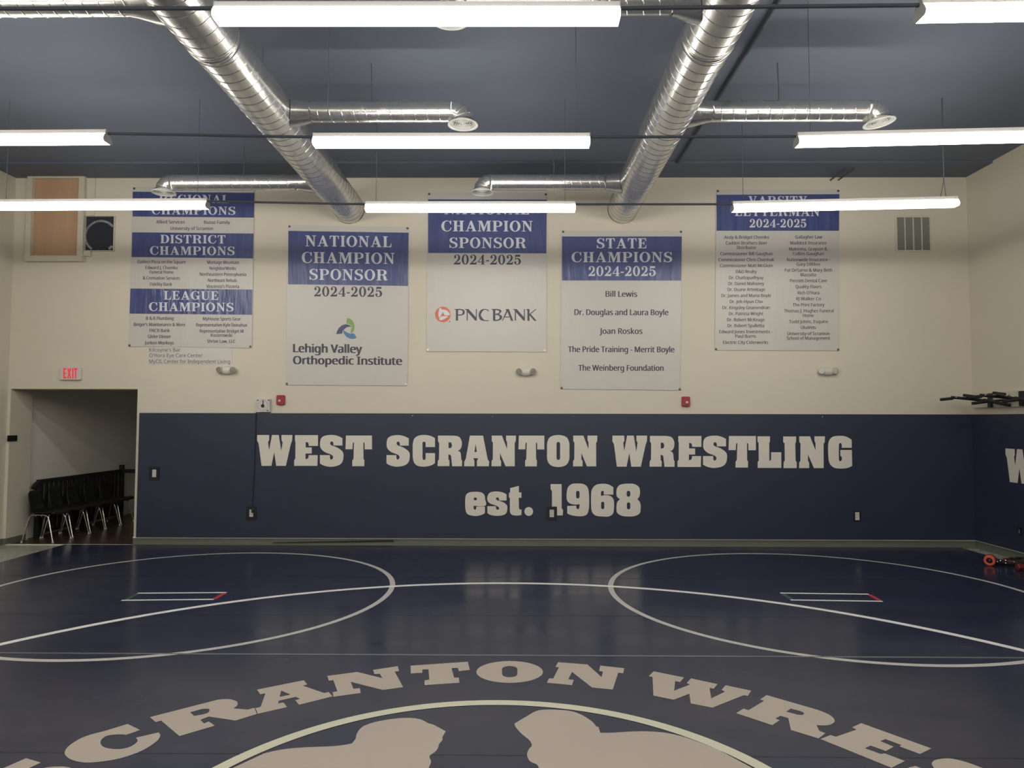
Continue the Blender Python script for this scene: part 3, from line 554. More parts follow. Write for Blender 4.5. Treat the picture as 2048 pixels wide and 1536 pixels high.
V = [('Andy & Bridget Chomko', 124, 519, 472), ('Cadden Brothers Beer', 138, 503, 523), ('Distributor', 235, 408, 563), ('Commissioner Bill Gaughan', 91, 550, 617), ('Commissioner Chris Chermak', 74, 564, 669), ('Commissioner Matt McGloin', 88, 550, 721), ('D&D Realty', 226, 410, 774), ('Dr. Chattopadhyay', 168, 470, 827), ('Dr. Daniel Mahoney', 161, 475, 879), ('Dr. Duane Artmitage', 155, 483, 931), ('Dr. James and Maria Boyle', 99, 536, 984), ('Dr. Jeh-Hyun Cho', 173, 462, 1037), ('Dr. Kingsley Gnanendran', 110, 523, 1090), ('Dr. Patricia Wright', 166, 467, 1143), ('Dr. Robert McKeage', 151, 480, 1196), ('Dr. Robert Spalletta', 154, 475, 1248), ('Edward Jones Investments -', 81, 548, 1301), ('Paul Burns', 223, 404, 1341), ('Electric City Ciderworks', 114, 512, 1395),
 ('Gallagher Law', 749, 986, 470), ('Maddock Insurance', 705, 1023, 522), ('Makenna, Grayson &', 694, 1031, 575), ('Collins Gaughan', 727, 999, 616), ('Nationwide Insurance -', 675, 1054, 669), ('Gary DiBileo', 760, 966, 709), ('Pat DeSarno & Mary Beth', 656, 1072, 761), ('Mazzatta', 795, 931, 801), ('Perrotti Dental Care', 702, 1026, 854), ('Quality Floors', 751, 978, 906), ("Rich O'Hara", 770, 960, 960), ('RJ Walker Co', 757, 974, 1012), ('The Print Factory', 726, 1005, 1065), ('Thomas J. Hughes Funeral', 648, 1086, 1118), ('Home', 815, 910, 1159), ('Todd Johns, Esquire', 694, 1034, 1213), ('UkaVets', 797, 930, 1264), ('University of Scranton', 679, 1050, 1318), ('School of Management', 673, 1054, 1358)]
banner('white banner headed VARSITY LETTERMAN with two long columns of small names', 1420, 370, 4.389, [(55, 40), (1138, 38), (1132, 1455), (43, 1450)],
  [[(58, 86), (1136, 80), (1132, 402), (58, 402)]], [(69, 54), (1126, 52), (1125, 1445), (53, 1441)],
  [('VARSITY', 337, 852, 172, 74, 0, 'bwhite'), ('LETTERMAN', 218, 962, 272, 76, 0, 'bwhite'), ('2024-2025', 347, 845, 372, 73, 0, 'bwhite')],
  [(t, a, c, y, 28, -.002, 0.06) for t, a, c, y in V])
pl = lambda dy: (lambda x, y: onY(240+x/3.84, 370+y/3.84, WY-0.005-dy))
p = pl(0)(540, 1310)
t = thing('paper_strip', 'thin pale strip with three extra printed names under the three-band banner', 'sign', (p.x, p.y, p.z))
b = MB(); b.prism([(217, 1243), (860, 1246), (860, 1376), (217, 1374)], pl(0), pl(-0.004)); obj('strip_sheet', b, M['white'], t)
for q in (("Kilcoyne's Bar", 225, 465, 1280, 28, .003, 0.0), ("O'Hora Eye Care Center", 225, 634, 1323, 28, .003, 0.0), ('MyCIL Center for Independent Living', 225, 845, 1369, 28, .003, 0.0)):
    b = MB(); sans(b, q[0], q[1], q[2], q[3], q[4], pl(0.001), q[5], 0, q[6]); obj('printed_name', b, M['ink'], t)

# ------------------------------------------------------------------ lights
def light(label, A, B, Y, wires=(0.05, 0.95), dbl=False):
    P, Q = onY(*A, Y), onY(*B, Y)
    return fixture(label, P, Q, wires, dbl)
def fixture(label, P, Q, wires=(0.05, 0.95), dbl=False):
    P, Q = Vector(P), Vector(Q)
    mid = (P+Q)/2; d = (Q-P).normalized(); up = Vector((0, 0, 1)); sd = Vector((0, 1, 0))
    t = thing('hanging_light', label, 'light', mid + up*0.11, 'linear lights hung in rows from the ceiling')
    def sweep(prof, p, q):
        n = len(prof); mb = MB()
        vs = [p + sd*y + up*z for y, z in prof] + [q + sd*y + up*z for y, z in prof]
        mb.add(vs, [(i, (i+1) % n, n+(i+1) % n, n+i) for i in range(n)] + [tuple(range(n)), tuple(reversed(range(n, 2*n)))]); return mb
    lens = [(-0.036, 0.076), (-0.055, 0.048), (-0.066, 0.022), (-0.060, 0.007), (-0.046, 0.0), (0.046, 0.0), (0.060, 0.007), (0.066, 0.022), (0.055, 0.048), (0.036, 0.076)]
    hous = [(-0.038, 0.076), (-0.036, 0.084), (-0.030, 0.112), (0.030, 0.112), (0.036, 0.084), (0.038, 0.076)]
    lm = sweep(lens, P+d*0.006, Q-d*0.006); lm.m[4] = 1; obj('lens', lm, [M['lens'], M['lensb']], t)
    obj('housing', sweep(hous, P+d*0.004, Q-d*0.004), M['house'], t)
    full = [(-0.039, 0.076), (-0.057, 0.049), (-0.068, 0.023), (-0.062, 0.005), (-0.047, -0.002), (0.047, -0.002), (0.062, 0.005), (0.068, 0.023), (0.057, 0.049), (0.039, 0.076), (0.032, 0.114), (-0.032, 0.114)]
    obj('end_cap', sweep(full, P, P+d*0.006), M['endcap'], t); obj('end_cap', sweep(full, Q-d*0.006, Q), M['endcap'], t)
    for i, k in enumerate(wires):
        p = P.lerp(Q, k) + up*0.11; b = MB()
        if dbl and i == 1:
            m = Vector((p.x+0.01, p.y, p.z+0.19)); top = Vector((p.x+0.012, p.y, CZ))
            b.tube([p - d*0.03, m, top], 0.004, 6); b.tube([p + d*0.03, m + d*0.004, top + d*0.012], 0.004, 6)
        else: b.tube([p, (p.x, p.y, CZ)], 0.003, 6)
        obj('hanging_wire', b, M['wire'], t)
    return t, P, Q
Y1, Y2, Y3 = 4.148, 6.1144, 8.0252
R3 = [light('bright linear light hanging in front of the REGIONAL CHAMPIONS heading', (-10, 419), (416, 417), Y3),
      light('bright linear light hanging in front of the hidden word NATIONAL on the orange logo banner', (731, 423), (1151, 423), Y3),
      light('bright linear light hanging in front of the VARSITY LETTERMAN heading', (1464, 423), (1914, 413), Y3, (0.05, 0.94), True)]
R2 = [light('linear light cut off by the picture edge, hanging above the plywood access panel', (-368, 290), (216, 286), Y2, (0.05, 0.6)),
      light('linear light in the middle row hanging between the two big ducts', (627, 293), (1180, 293), Y2),
      light('linear light in the middle row hanging before the side wall with the exercise bars', (1592, 292), (2175, 279), Y2)]
R1 = [light('linear light in the front row hanging beyond the picture by the left wall', (-1030, 48), (-205, 45), Y1),
      light('largest linear light, at the top of the photo between the two big ducts', (430, 44), (1240, 44), Y1),
      light('cropped linear light in the top corner above the side wall with exercise bars', (1838, 38), (2650, 26), Y1)]
def link(label, a, b_, Y):
    P, Q = a[2] + Vector((0, 0, 0.085)), b_[1] + Vector((0, 0, 0.085)); mb = MB(); mb.tube([P, Q], 0.0125, 10)
    o = obj('conduit', mb, M['greypipe']); tag(o, label, 'conduit', 'black conduits joining the lights')
rows = ((R3, Y3, 'back'), (R2, Y2, 'middle'), (R1, Y1, 'front'))
for R, Y, nm in rows:
    link('black conduit joining lights of the %s row across the duct nearer the exit sign' % nm, R[0], R[1], Y)
    link('black conduit joining lights of the %s row across the duct nearer the wall grille' % nm, R[1], R[2], Y)
zl = R2[1][1].z
for Yr in (2.10, 0.05, -2.0, -4.05):
    for xc in (-4.9, -0.65, 3.6):
        fixture('linear light in the rows behind the camera', (xc-1.22, Yr, zl), (xc+1.22, Yr, zl))

# ------------------------------------------------------------------ ducts
def spiral(mb, p0, axis, length, r, pitch, n=48, ridge=0.0032, phase=0.0):
    """spiral-seamed pipe along 'X' or 'Y' from p0"""
    prof = [(0.0, 0), (0.014, ridge), (0.046, ridge), (0.060, 0), (0.085, 0), (0.52, 0), (0.97, 0)]
    hs = []
    k = -2
    while k*pitch < length + pitch:
        for o, q in prof: hs.append((k*pitch + o*pitch, q))
        k += 1
    vs = []; fs = []
    for h, q in hs:
        for i in range(n):
            a = 2*math.pi*i/n; hh = h + pitch*(i/n) + phase; hh = min(max(hh, 0), abs(length)); c, s_ = (r+q)*math.cos(a), (r+q)*math.sin(a)
            vs.append((p0[0]+c, p0[1]+hh, p0[2]+s_) if axis == 'Y' else (p0[0]+hh, p0[1]+c, p0[2]+s_))
    for q in range(len(hs)-1):
        for i in range(n-1):
            fs.append((q*n+i, q*n+i+1, (q+1)*n+i+1, (q+1)*n+i))
        # close the seam: ring end joins the start of the ring one pitch later
    L = len(prof)
    for q in range(len(hs)-1-L):
        fs.append((q*n+n-1, (q+L)*n, (q+L+1)*n, (q+1)*n+n-1))
    mb.add(vs, fs, 0, True)
DZC, DR = 3.19 + CAM.z, 0.225
DL, DRX = -2.565, 1.585
DUCTS = {}
for nm, X, lab in (('L', DL, 'large spiral steel duct running to the wall above the pinwheel logo banner'), ('R', DRX, 'large spiral steel duct running to the wall above the STATE CHAMPIONS banner')):
    t = thing('spiral_duct', lab, 'duct', (X, 5, DZC), 'main air ducts')
    b = MB(); spiral(b, (X, WB+0.02, DZC), 'Y', WY-0.004-WB-0.02, DR, 0.145, 64); obj('duct_pipe', b, M['duct'], t)
    for yy in (0.9, 3.9, 6.9, 9.85):
        b = MB(); b.tube([(X, yy, DZC+DR-0.005), (X, yy, CZ)], 0.005, 6); obj('hanger_rod', b, M['wire'], t)
    for yy in (2.0, 5.75):
        b = MB(); b.lathe([(DR+0.001, -0.03), (DR+0.007, -0.028), (DR+0.007, 0.028), (DR+0.001, 0.03)], (X, yy, DZC), 'Y', 48); obj('duct_collar', b, M['duct'], t)
def branch(label, X0, X1, Y, zdrop, sgn, ang=90, rods=()):
    r = 0.105
    t = thing('branch_duct', label, 'duct', (X0, Y, DZC), 'branch air ducts with round diffusers')
    xs = X0 + sgn*(DR-0.05)
    # boot against the main duct, flaring towards the wall side
    b = MB(); n = 28; rings = []
    for q, (dx, rr, sh) in enumerate(((0.0, 0.15, 0.05), (0.08, 0.142, 0.035), (0.20, 0.112, 0.006), (0.235, 0.110, 0.0))):
        rings.append([Vector((X0 + sgn*(math.sqrt(DR**2 - (rr*0.92*math.sin(a))**2) + 0.005) if q == 0 else xs + sgn*dx, Y + sh + rr*1.15*math.cos(a) if q < 2 else Y + sh + rr*math.cos(a), DZC + (rr if q > 1 else rr*0.92)*math.sin(a))) for a in (2*math.pi*i/n for i in range(n))])
    b.add(sum(rings, []), [(q*n+i, q*n+(i+1) % n, (q+1)*n+(i+1) % n, (q+1)*n+i) for q in range(3) for i in range(n)], 0, True); obj('take_off', b, M['duct'], t)
    xb = xs + sgn*0.225; rb = 0.108
    xe = X1 - sgn*rb
    b = MB(); x0, x1 = min(xb, xe), max(xb, xe); spiral(b, (x0, Y, DZC), 'X', x1-x0, r, 0.125, 32, 0.003, 0.02); obj('branch_pipe', b, M['duct'], t)
    # gored elbow: four straight-sided gores, flat shaded at the joints
    A = math.radians(ang); G = 4; cz = DZC - rb
    cen = lambda a: Vector((xe + sgn*rb*math.sin(a), Y, cz + rb*math.cos(a)))
    nor = lambda a: Vector((sgn*math.sin(a), 0, math.cos(a)))
    b = MB(); n = 32
    R = [[cen(A*g/G) + nor(A*g/G)*((r+0.002)*math.cos(th)) + Vector((0, 1, 0))*((r+0.002)*math.sin(th)) for th in (2*math.pi*i/n for i in range(n))] for g in range(G+1)]
    for g in range(G):
        b.add(R[g]+R[g+1], [(i, (i+1) % n, n+(i+1) % n, n+i) for i in range(n)], 0, True)
    obj('elbow', b, M['duct'], t)
    b = MB()
    for g in (0, 1, 2, 3, 4): b.tube([cen(A*g/G) + nor(A*g/G)*((r+0.003)*math.cos(th)) + Vector((0, 1, 0))*((r+0.003)*math.sin(th)) for th in (2*math.pi*i/24 for i in range(24))], 0.004, 6, closed=True)
    obj('elbow_bead', b, M['duct'], t)
    # drop collar and diffuser along the outlet direction
    d = Vector((sgn*math.cos(A), 0, -math.sin(A))); e = cen(A); dl = max(0.02, zdrop)
    u = Vector((0, 1, 0)); v = d.cross(u).normalized()
    def lat(prof, mb, sm=True):
        n = 40; vs = [e + d*h + (u*math.cos(a)+v*math.sin(a))*q for q, h in prof for a in (2*math.pi*i/n for i in range(n))]
        mb.add(vs, [(k*n+i, k*n+(i+1) % n, (k+1)*n+(i+1) % n, (k+1)*n+i) for k in range(len(prof)-1) for i in range(n)], 0, sm)
    b = MB(); lat([(r+0.002, -0.002), (r+0.002, dl)], b); obj('drop_collar', b, M['duct'], t)
    df = MB(); lat([(0.100, dl-0.012), (0.135, dl-0.006), (0.156, dl+0.006), (0.158, dl+0.014), (0.150, dl+0.018), (0.126, dl+0.006), (0.118, dl-0.02)], df)
    dfo = obj('diffuser', df, M['diff'], t)
    for k, q in enumerate((0.100, 0.078, 0.056, 0.034)):
        b = MB(); lat([(q-0.004, dl-0.02), (q+0.003, dl+0.002), (q+0.005, dl+0.010), (q-0.001, dl+0.007), (q-0.006, dl-0.02)], b); obj('diffuser_ring', b, M['diff'], dfo)
    b = MB(); lat([(0.0, dl+0.006), (0.012, dl+0.005), (0.014, dl-0.01)], b); obj('diffuser_hub', b, M['diff'], dfo)
    b = MB(); lat([(0.0, dl-0.03), (0.118, dl-0.03)], b); obj('diffuser_throat', b, M['dark'], dfo)
    for x in rods:
        b = MB(); b.tube([(x, Y, DZC+r-0.01), (x+0.004, Y, DZC+r+0.12), (x-0.006, Y, CZ)], 0.006, 6); obj('hanger_rod', b, M['wire'], t)
branch('branch duct in the middle of the ceiling, its round diffuser between the big ducts', DL, -0.575, 7.2, 0.0, 1, 90, (-1.53,))
branch('branch duct reaching towards the side wall with exercise bars, its diffuser tilted', DRX, 3.73, 7.2, 0.0, 1, 82, (2.70,))
branch('branch duct with its diffuser over the REGIONAL CHAMPIONS banner', DL, -4.80, 9.4, 0.0, -1, 90, (-3.72,))
branch('branch duct with its diffuser over the orange logo banner', DRX, -0.49, 9.4, 0.0, -1, 90, (0.48,))
branch('branch duct cropped by the top of the photo, leaving the duct nearer the exit sign', DL, -4.63, 5.25, 0.0, -1, 90)
branch('branch duct cropped by the top of the photo, behind the largest light', DRX, -0.52, 5.25, 0.0, -1, 90)
# dark pipes under the ceiling
def pipe(label, pts, r, grp=None):
    b = MB(); b.tube(pts, r, 10); tag(obj('pipe', b, M['greypipe']), label, 'pipe', grp)
pipe('dark pipe running along the ceiling beside the big duct nearer the wall grille', [(2.29, -4, CZ-0.03), (2.29, 9.98, CZ-0.03)], 0.019)
for px, lab in ((1660, 'short black pipe end under the ceiling, nearer the big ducts of the pair'), (1676, 'short black pipe end under the ceiling, nearer the corner of the pair')):
    p = onY(px, 355, WY); pipe(lab, [(p.x, WY-0.01, CZ-0.075), (p.x+0.03, WY-0.45, CZ-0.062)], 0.011, 'pair of short pipes under the ceiling')

# ------------------------------------------------------------------ things on the back wall
def wpt(px, py, d=0.0): return onY(px, py, WY-d)
# plywood access panel
fd = 0.085
a, c = wpt(55, 342, fd), wpt(164, 522, fd); ztop = CZ-0.031
t = thing('access_panel', 'plywood access panel in a wide white frame high on the back wall', 'panel', ((a.x+c.x)/2, WY, (a.z+c.z)/2))
ia, ic = wpt(65, 356, fd), wpt(153, 511, fd)
b = MB()
for x0, x1, z0, z1 in ((a.x, ia.x, c.z, ztop), (ic.x, c.x, c.z, ztop), (ia.x, ic.x, ia.z, ztop), (ia.x, ic.x, c.z, ic.z)): b.box(x0, x1, WY-fd, WY-0.001, z0, z1)
obj('panel_frame', b, M['wbar'], t)
b = MB(); b.box(ia.x, ic.x, WY-0.025, WY-0.005, ic.z, ia.z); obj('panel_sheet', b, M['ply'], t)['label'] = 'plywood sheet'
# square opening with a round duct in it
a, c = wpt(165.5, 434), wpt(229, 502)
t = thing('wall_opening', 'dark square opening with a ribbed flexible duct end beside the plywood panel', 'vent', ((a.x+c.x)/2, WY, (a.z+c.z)/2))
b = MB(); f = 0.007
for x0, x1, z0, z1 in ((a.x-f, a.x, c.z-f, a.z+f), (c.x, c.x+f, c.z-f, a.z+f), (a.x, c.x, a.z, a.z+f), (a.x, c.x, c.z-f, c.z)): b.box(x0, x1, WY-0.045, WY-0.001, z0, z1)
obj('opening_frame', b, M['wall'], t)
b = MB(); b.box(a.x, c.x, WY-0.008, WY-0.001, c.z, a.z); obj('opening_back', b, M['dark'], t)
m = wpt(202.5, 473, 0.01); rr = 0.218; xr = c.x - 0.004
b = MB(); n = 60; pts = []
for k in range(n):
    aa = 2*math.pi*k/n
    for (q0, q1) in ((rr, rr+0.034),):
        p0 = Vector((m.x+q0*math.cos(aa), 0, m.z+q0*math.sin(aa))); p1 = Vector((m.x+q1*math.cos(aa), 0, m.z+q1*math.sin(aa)))
        if max(p0.x, p1.x) < xr and min(p0.z, p1.z) > c.z+0.004 and k % 1 == 0:
            w_ = Vector((-math.sin(aa), 0, math.cos(aa)))*0.0065
            b.add([p0-w_+Vector((0, WY-0.035, 0)), p1-w_+Vector((0, WY-0.028, 0)), p1+w_+Vector((0, WY-0.028, 0)), p0+w_+Vector((0, WY-0.035, 0)), p0-w_+Vector((0, WY-0.01, 0)), p1-w_+Vector((0, WY-0.01, 0)), p1+w_+Vector((0, WY-0.01, 0)), p0+w_+Vector((0, WY-0.01, 0))], [(0, 1, 2, 3), (4, 7, 6, 5), (0, 4, 5, 1), (1, 5, 6, 2), (2, 6, 7, 3), (3, 7, 4, 0)])
obj('ribbed_rim', b, M['coil'], t)
b = MB(); D = []
for k in range(64):
    aa = 2*math.pi*k/64; D.append((min(m.x+(rr-0.004)*math.cos(aa), xr), max(m.z+(rr-0.004)*math.sin(aa), c.z+0.003)))
b.prism(D, lambda x, z: Vector((x, WY-0.03, z)), lambda x, z: Vector((x, WY-0.01, z))); obj('duct_end', b, M['disc'], t)
a, c = wpt(163, 503.5), wpt(184, 513)
b = MB(); b.box(a.x, c.x, WY-0.05, WY-0.001, c.z, a.z); tag(obj('wall_block', b, M['wall']), 'small white block under the dark square opening', 'block')
a, c = wpt(168, 350), wpt(190, 433)
b = MB(); b.box(a.x, c.x, WY-0.02, WY-0.001, c.z+0.012, CZ-0.036); struct('trim_5', b, M['wall'])
# return-air grille
a, c = wpt(1789, 432), wpt(1863, 504)
t = thing('wall_grille', 'white return-air grille of four grey panels high beside the VARSITY LETTERMAN banner', 'vent', ((a.x+c.x)/2, WY, (a.z+c.z)/2))
b = MB(); wd = c.x-a.x; fr = 0.026; bw = 0.014; cw = (wd-2*fr-3*bw)/4
b.box(a.x, a.x+fr, WY-0.018, WY-0.001, c.z, a.z); b.box(c.x-fr, c.x, WY-0.018, WY-0.001, c.z, a.z); b.box(a.x+fr, c.x-fr, WY-0.018, WY-0.001, a.z-fr, a.z); b.box(a.x+fr, c.x-fr, WY-0.018, WY-0.001, c.z, c.z+fr)
for k in range(3): x = a.x+fr+cw*(k+1)+bw*k; b.box(x, x+bw, WY-0.018, WY-0.001, c.z+fr, a.z-fr)
obj('grille_frame', b, M['wbar'], t)
for k in range(4):
    x = a.x+fr+(cw+bw)*k; b = MB(); nl = 22; hh = (a.z-c.z-2*fr)
    for q in range(nl):
        z = c.z+fr+hh*(q+0.5)/nl; b.add([(x, WY-0.010, z+0.008), (x+cw, WY-0.010, z+0.008), (x+cw, WY-0.003, z-0.010), (x, WY-0.003, z-0.010)], [(0, 1, 2, 3)])
    b.box(x, x+cw, WY-0.0025, WY-0.001, c.z+fr, a.z-fr)
    obj('louvre_panel', b, M['grille'], t)
# exit sign
a, c = wpt(119, 734, 0.05), wpt(161, 760, 0.05)
t = thing('exit_sign', 'white exit sign with red letters above the doorway', 'sign', ((a.x+c.x)/2, WY, (a.z+c.z)/2))
b = MB(); b.rbox(a.x, c.x, WY-0.05, WY-0.001, c.z, a.z, 0.02); obj('sign_box', b, M['white'], t)
b = MB()
ef = lambda x, y: onY(126.5 + x*0.277, 757 - y*0.207, WY-0.0515)
for L in ('0,0 22,0 22,16 10,16 10,42 20,42 20,58 10,58 10,84 22,84 22,100 0,100', '28,0 38,0 43,34 48,0 58,0 49,52 57,100 47,100 43,70 39,100 29,100 37,52', '64,0 74,0 74,100 64,100', '84,0 94,0 94,84 102,84 102,100 78,100 78,84 84,84'): b.poly([path(L)], ef)
obj('sign_letters', b, M['exit'], t)['label'] = 'glowing red letters'
# emergency lights
def emergency(label, px, py, l1, turn):
    p = wpt(px, py); t = thing('emergency_light', label, 'emergency light', p, 'twin-head emergency lights')
    b = MB(); L = [(0.0, -0.075), (0.05, -0.072), (0.085, -0.055), (0.10, -0.02), (0.102, 0.0)]
    n = 36; vs = []
    for q, h in L:
        for i in range(n):
            aa = 2*math.pi*i/n; vs.append(p + Vector((q*1.22*math.cos(aa), h, q*0.66*math.sin(aa))))
    b.add(vs, [(k*n+i, k*n+(i+1) % n, (k+1)*n+(i+1) % n, (k+1)*n+i) for k in range(len(L)-1) for i in range(n)], 0, True); obj('light_body', b, M['white'], t)
    for s in (-1, 1):
        e = p + Vector((s*0.098, -0.062, 0.008)); d = Vector((s*0.35 + turn*0.2, -1, -0.12)).normalized(); u = d.cross(Vector((0, 0, 1))).normalized(); v = u.cross(d)
        def lat(prof, mb):
            n = 24; vs = [e + d*h + (u*math.cos(a_)+v*math.sin(a_))*q for q, h in prof for a_ in (2*math.pi*i/n for i in range(n))]
            mb.add(vs, [(k*n+i, k*n+(i+1) % n, (k+1)*n+(i+1) % n, (k+1)*n+i) for k in range(len(prof)-1) for i in range(n)], 0, True)
        b = MB(); lat([(0.03, -0.045), (0.044, -0.02), (0.049, 0.02), (0.043, 0.022)], b); ho = obj('lamp_head', b, M['offwh'], t)
        b = MB(); lat([(0.043, 0.018), (0.030, 0.020), (0.0, 0.021)], b); obj('lamp_face', b, M[l1[0 if s < 0 else 1]], ho)
emergency('twin-head emergency light just below the paper strip of names', 456, 741, ('greyl', 'greyl'), 0)
emergency('twin-head emergency light between the orange logo banner and the STATE CHAMPIONS banner', 1052, 744, ('greyl', 'greyl'), 0)
emergency('twin-head emergency light below the VARSITY LETTERMAN banner', 1653, 743, ('white', 'offwh'), -1)
# fire alarm strobes
for px, py, dx, lab in ((562.5, 800, -1, 'red fire alarm strobe beside the square timer clock'), (1371, 803, 1, 'red fire alarm strobe under the corner of the STATE CHAMPIONS banner')):
    p = wpt(px, py); t = thing('fire_alarm', lab, 'fire alarm', p, 'red fire alarm strobes')
    b = MB(); b.rbox(p.x-0.06, p.x+0.06, WY-0.05, WY-0.001, p.z-0.073, p.z+0.073, 0.018); obj('alarm_body', b, M['red'], t)
    b = MB(); b.lathe([(0, -0.062), (0.012, -0.060), (0.019, -0.052), (0.021, -0.046)], (p.x + dx*0.012, WY, p.z-0.014), 'Y', 18); obj('strobe_lens', b, M['white'], t)
    b = MB(); b.box(p.x-0.022, p.x+0.022, WY-0.0515, WY-0.049, p.z-0.050, p.z-0.042); obj('alarm_slot', b, M['band_r'], t)
# timer clock with cord
p = wpt(526.5, 811, 0.03); t = thing('timer_clock', 'square white interval timer with a round dial standing on the wall pad', 'clock', (p.x, WY, p.z))
h = 0.098; yf = WY-0.075
cx0, cz0 = wpt(526, 811, 0.075).x, wpt(526, 811, 0.075).z
b = MB(); b.rbox(cx0-h, cx0+h, yf, WY-0.001, cz0-h, cz0+h, 0.006); obj('clock_case', b, M['white'], t)
def on_face(x, y): return Vector((cx0 + (x-610)/430*2*h*1.02 + 0, yf-0.0015, cz0 - (y-535)/430*2*h*1.02))
b = MB(); ring_pts = lambda r: [(610+r*math.cos(2*math.pi*k/40), 540+r*math.sin(2*math.pi*k/40)) for k in range(40)]
b.poly([ring_pts(182), ring_pts(174)], on_face)
for k in range(12):
    aa = k*math.pi/6
    if k == 9: continue
    x, y = 610+140*math.cos(aa), 540+140*math.sin(aa); b.poly([[(x-13, y-9), (x+13, y-9), (x+13, y+9), (x-13, y+9)]], on_face)
obj('dial_marks', b, M['grille'], t)
b = MB(); fo = lambda d: (lambda x, y: on_face(x, y) + Vector((0, -d, 0)))
b.prism([(598, 365), (624, 365), (628, 530), (596, 530)], fo(0.001), fo(0.005)); b.prism(ell(603, 545, 56, 54, 24), fo(0.002), fo(0.008)); obj('dial_pointer', b, M['blackp'], t)
for x, y in ((443, 367), (788, 367), (765, 697)):
    b = MB(); b.prism(ell(x, y, 24, 18, 14), fo(0.0), fo(0.004)); obj('case_screw', b, M['blackp'], t)
b = MB(); yc = WY-PTH-0.008
q0, q1, q2 = onY(511.5, 829, yc), onY(508, 940, yc), onY(503.5, 1018, yc)
b.tube([(q0.x, WY-0.02, PT+0.012), (q0.x, yc-0.004, PT+0.004), q0, q1, q2, onY(504, 1026, yc)], 0.0045, 6)
b.tube([(q0.x+0.012, WY-0.02, PT+0.012), (q0.x+0.012, yc-0.004, PT+0.004), q0+Vector((0.012, 0, 0)), q1+Vector((0.012, 0, 0)), q2+Vector((0.012, 0, 0)), onY(505, 1024, yc)], 0.0035, 6)
obj('power_cord', b, M['pad'], t)
b = MB(); pq = onY(505, 1022.5, WY-PTH-0.02); b.box(pq.x-0.014, pq.x+0.014, WY-PTH-0.03, WY-PTH-0.0045, pq.z-0.018, pq.z+0.016); obj('plug', b, M['blackp'], t)
# outlets cut into the pad
for px, py, w_, h_, lab, big in ((309, 946.5, 0.063, 0.113, 'white outlet in a black frame in the pad nearest the doorway', 1), (503, 1026, 0.06, 0.11, 'white outlet in a black frame with the timer plugged in', 1), (1103.5, 1026.5, 0.066, 0.112, 'white outlet in a black frame overlapping the numeral one of 1968', 1), (1714, 1032, 0.066, 0.118, 'white outlet in a dark frame below the final letters of WRESTLING', 0)):
    p = onY(px, py, WY-PTH); t = thing('wall_outlet', lab, 'outlet', p, 'outlets set into the wall pad')
    fw, fh = (0.052, 0.055) if big else (0.022, 0.020)
    b = MB(); x0, x1, z0, z1 = p.x-w_/2-fw/1.2, p.x+w_/2+fw/1.2, p.z-h_/2-fh/1.3, p.z+h_/2+fh/1.3
    for q in ((x0, p.x-w_/2, z0, z1), (p.x+w_/2, x1, z0, z1), (p.x-w_/2, p.x+w_/2, p.z+h_/2, z1), (p.x-w_/2, p.x+w_/2, z0, p.z-h_/2)): b.box(q[0], q[1], WY-PTH-0.012, WY-PTH-0.0005, q[2], q[3])
    obj('outlet_frame', b, M['blackp'], t)
    b = MB(); b.box(p.x-w_/2, p.x+w_/2, WY-PTH-0.005, WY-PTH-0.0005, p.z-h_/2, p.z+h_/2); fo_ = obj('face_plate', b, M['white'], t)
    b = MB()
    for dz in (-0.022, 0.022):
        b.box(p.x-0.014, p.x-0.009, WY-PTH-0.0058, WY-PTH-0.0049, p.z+dz-0.006, p.z+dz+0.006); b.box(p.x+0.009, p.x+0.014, WY-PTH-0.0058, WY-PTH-0.0049, p.z+dz-0.006, p.z+dz+0.006)
    obj('socket_slots', b, M['grille'], fo_)
p = onX(2040, 1062, WR-PTH)
t = thing('wall_outlet', 'small dark outlet low in the side wall pad under its W', 'outlet', p)
b = MB(); b.box(WR-PTH-0.008, WR-PTH-0.0005, p.y-0.035, p.y+0.035, p.z-0.05, p.z+0.05); obj('outlet_frame', b, M['blackp'], t)
b = MB(); b.box(WR-PTH-0.011, WR-PTH-0.0078, p.y-0.006, p.y+0.012, p.z-0.03, p.z+0.02); obj('face_plate', b, M['grille'], t)
# black plate on the door reveal
p = onX(14.5, 871, DX0); q = onX(33, 882, DX0)
b = MB(); b.box(DX0, DX0+0.012, p.y, q.y, min(p.z, q.z), max(p.z, q.z)); tag(obj('switch_plate', b, M['blackp']), 'black rectangular plate on the reveal of the doorway', 'switch plate')
# black strip lying at the foot of the wall
b = MB(); b.prism([(545, 1085), (787, 1079.8), (787, 1083.4), (545, 1086)], lambda x, y: onY(x, y, WY-0.030), lambda x, y: onY(x, y, WY-0.0145))
tag(obj('rubber_strip', b, M['blackp']), 'thin black strip along the baseboard below the word WEST', 'strip')

